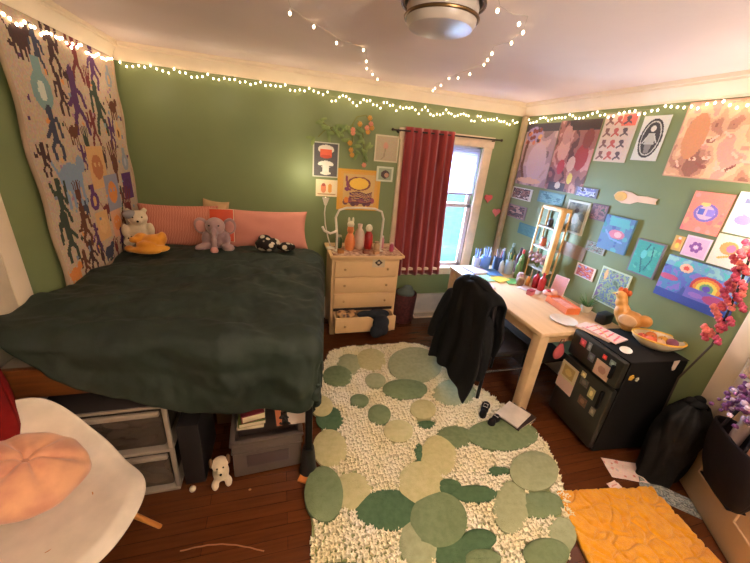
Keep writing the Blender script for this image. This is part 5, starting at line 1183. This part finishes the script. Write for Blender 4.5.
# a shaded floor lamp added out of view behind the camera, for fill light
t = thing('added_floor_lamp', 'added unseen floor lamp with a wide cream shade behind the viewpoint', 'lamp', (.9, -.75, 0))
MB().lathe([(.14, 0), (.14, .015), (.02, .03), (.012, .04)]).bar((0, 0, .03), (0, 0, 1.75), .011).build('stand', BLKM, t)
o = MB().grid(48, 2, lambda u, v: ((.24-.07*v)*math.cos(u*2*PI), (.24-.07*v)*math.sin(u*2*PI), 1.68+.28*v)).build('lamp_shade', mat('lampshade', (240, 220, 190)), t); mod(o, 'SOLIDIFY', thickness=.002)
light('added_lamp_glow', 'POINT', (.9, -.75, 1.95), 60, (1, .85, .70), .2)
light('added_lamp_uplight', 'AREA', (.9, -.75, 1.98), 85, (1, .85, .70), .34, (PI, 0, 0), shape='DISK')  # added uplight that brightens the ceiling for soft bounce
light('gooseneck_glow', 'POINT', (.24, 3.2, 1.60), 2.4, (1, .88, .6), .03)
# a lamp clipped to the door casing just outside the frame on the right
t = thing('clip_lamp', 'small clip lamp on the door casing at the right', 'lamp', (2.5, .98, 1.70))
MB().lathe([(.02, 0), (.03, .03), (.055, .09), (.05, .09), (.018, .02)], rot=(0, -.3, 0)).build('shade', WE, t)
MB().bar((.02, 0, 0), (.07, 0, -.03), .007).build('clip', BLKM, t)
light('clip_lamp_glow', 'POINT', (2.40, 1.0, 1.78), 11, (1, .86, .7), .05)
for k in range(7):   # glow of the fairy lights, spread along the two strings
    light('fairy_glow', 'POINT', (-1.0+k*.55, YB-.3, 2.2), .7, WARM, .05)
for k in range(4): light('fairy_glow', 'POINT', (XR-.3, 3.0-k*.6, 2.2), .6, WARM, .05)
for k in range(2): light('fairy_glow', 'POINT', (XL+.3, 3.0-k*.6, 2.2), .4, WARM, .05)
# daylight
light('window_daylight', 'AREA', ((WX0+WX1)/2, YB+.3, 1.3), 320, (.52, .70, 1), .8, (-PI/2+.35, 0, 0), sy=1.2)
wd = bpy.data.worlds.new('sky'); bpy.context.scene.world = wd; wd.use_nodes = True
bg = wd.node_tree.nodes['Background']; sk = wd.node_tree.nodes.new('ShaderNodeTexSky'); sk.sky_type = 'NISHITA'; sk.sun_disc = False; sk.sun_elevation = math.radians(35); sk.sun_rotation = 2.5
wd.node_tree.links.new(sk.outputs[0], bg.inputs[0]); bg.inputs[1].default_value = .42
vs = bpy.context.scene.view_settings; vs.view_transform = 'Standard'; vs.look = 'None'; vs.gamma = 1; vs.exposure = .63; vs.use_curve_mapping = False

# groups of like things
GR_ = {'poster': 'posters on the walls', 'photograph': 'small prints and photographs on the right wall', 'painting': 'paintings on the right wall', 'canvas_painting': 'paintings on the right wall', 'art_card': 'small art cards on the walls',
       'drawing': 'paper drawings at the right of the wall', 'magnet': 'magnets on the mini fridge', 'string_lights': 'warm fairy lights', 'fruit': 'fruit in the bowl on the fridge', 'sneaker': 'pair of black sneakers',
       'paper_heart': 'paper hearts beside the window', 'pencil_cup': 'cups of pens on the desk', 'bottle': 'bottles at the back of the desk', 'paper_sheet': 'loose paper sheets on the desk', 'magazine': 'magazines on the fridge',
       'trinket_box': 'trinket boxes on the dresser', 'figurine': 'figurines on the dresser', 'pink_bottle': 'pink bottles on the dresser', 'pillow': 'pillows at the bed head', 'clothing': 'clothes in the open dresser drawer', 'rolled_cloth': 'rolled cloths in the black tote'}
for o in list(bpy.data.objects):
    if o.parent or 'label' not in o: continue
    b_ = o.name.split('.')[0]
    if b_ in GR_: o['group'] = GR_[b_]
    if b_ == 'trinket_box' and o.location.y < 2.6: del o['group']
    elif b_ == 'book' and o.location.y > 2.2: o['group'] = 'notebooks on the desk'
    elif b_ == 'book' and o.location.x > 1: o['group'] = 'books piled by the desk leg'
    elif b_ == 'book' and o.location.y < 1.8: o['group'] = 'books on the storage crate'
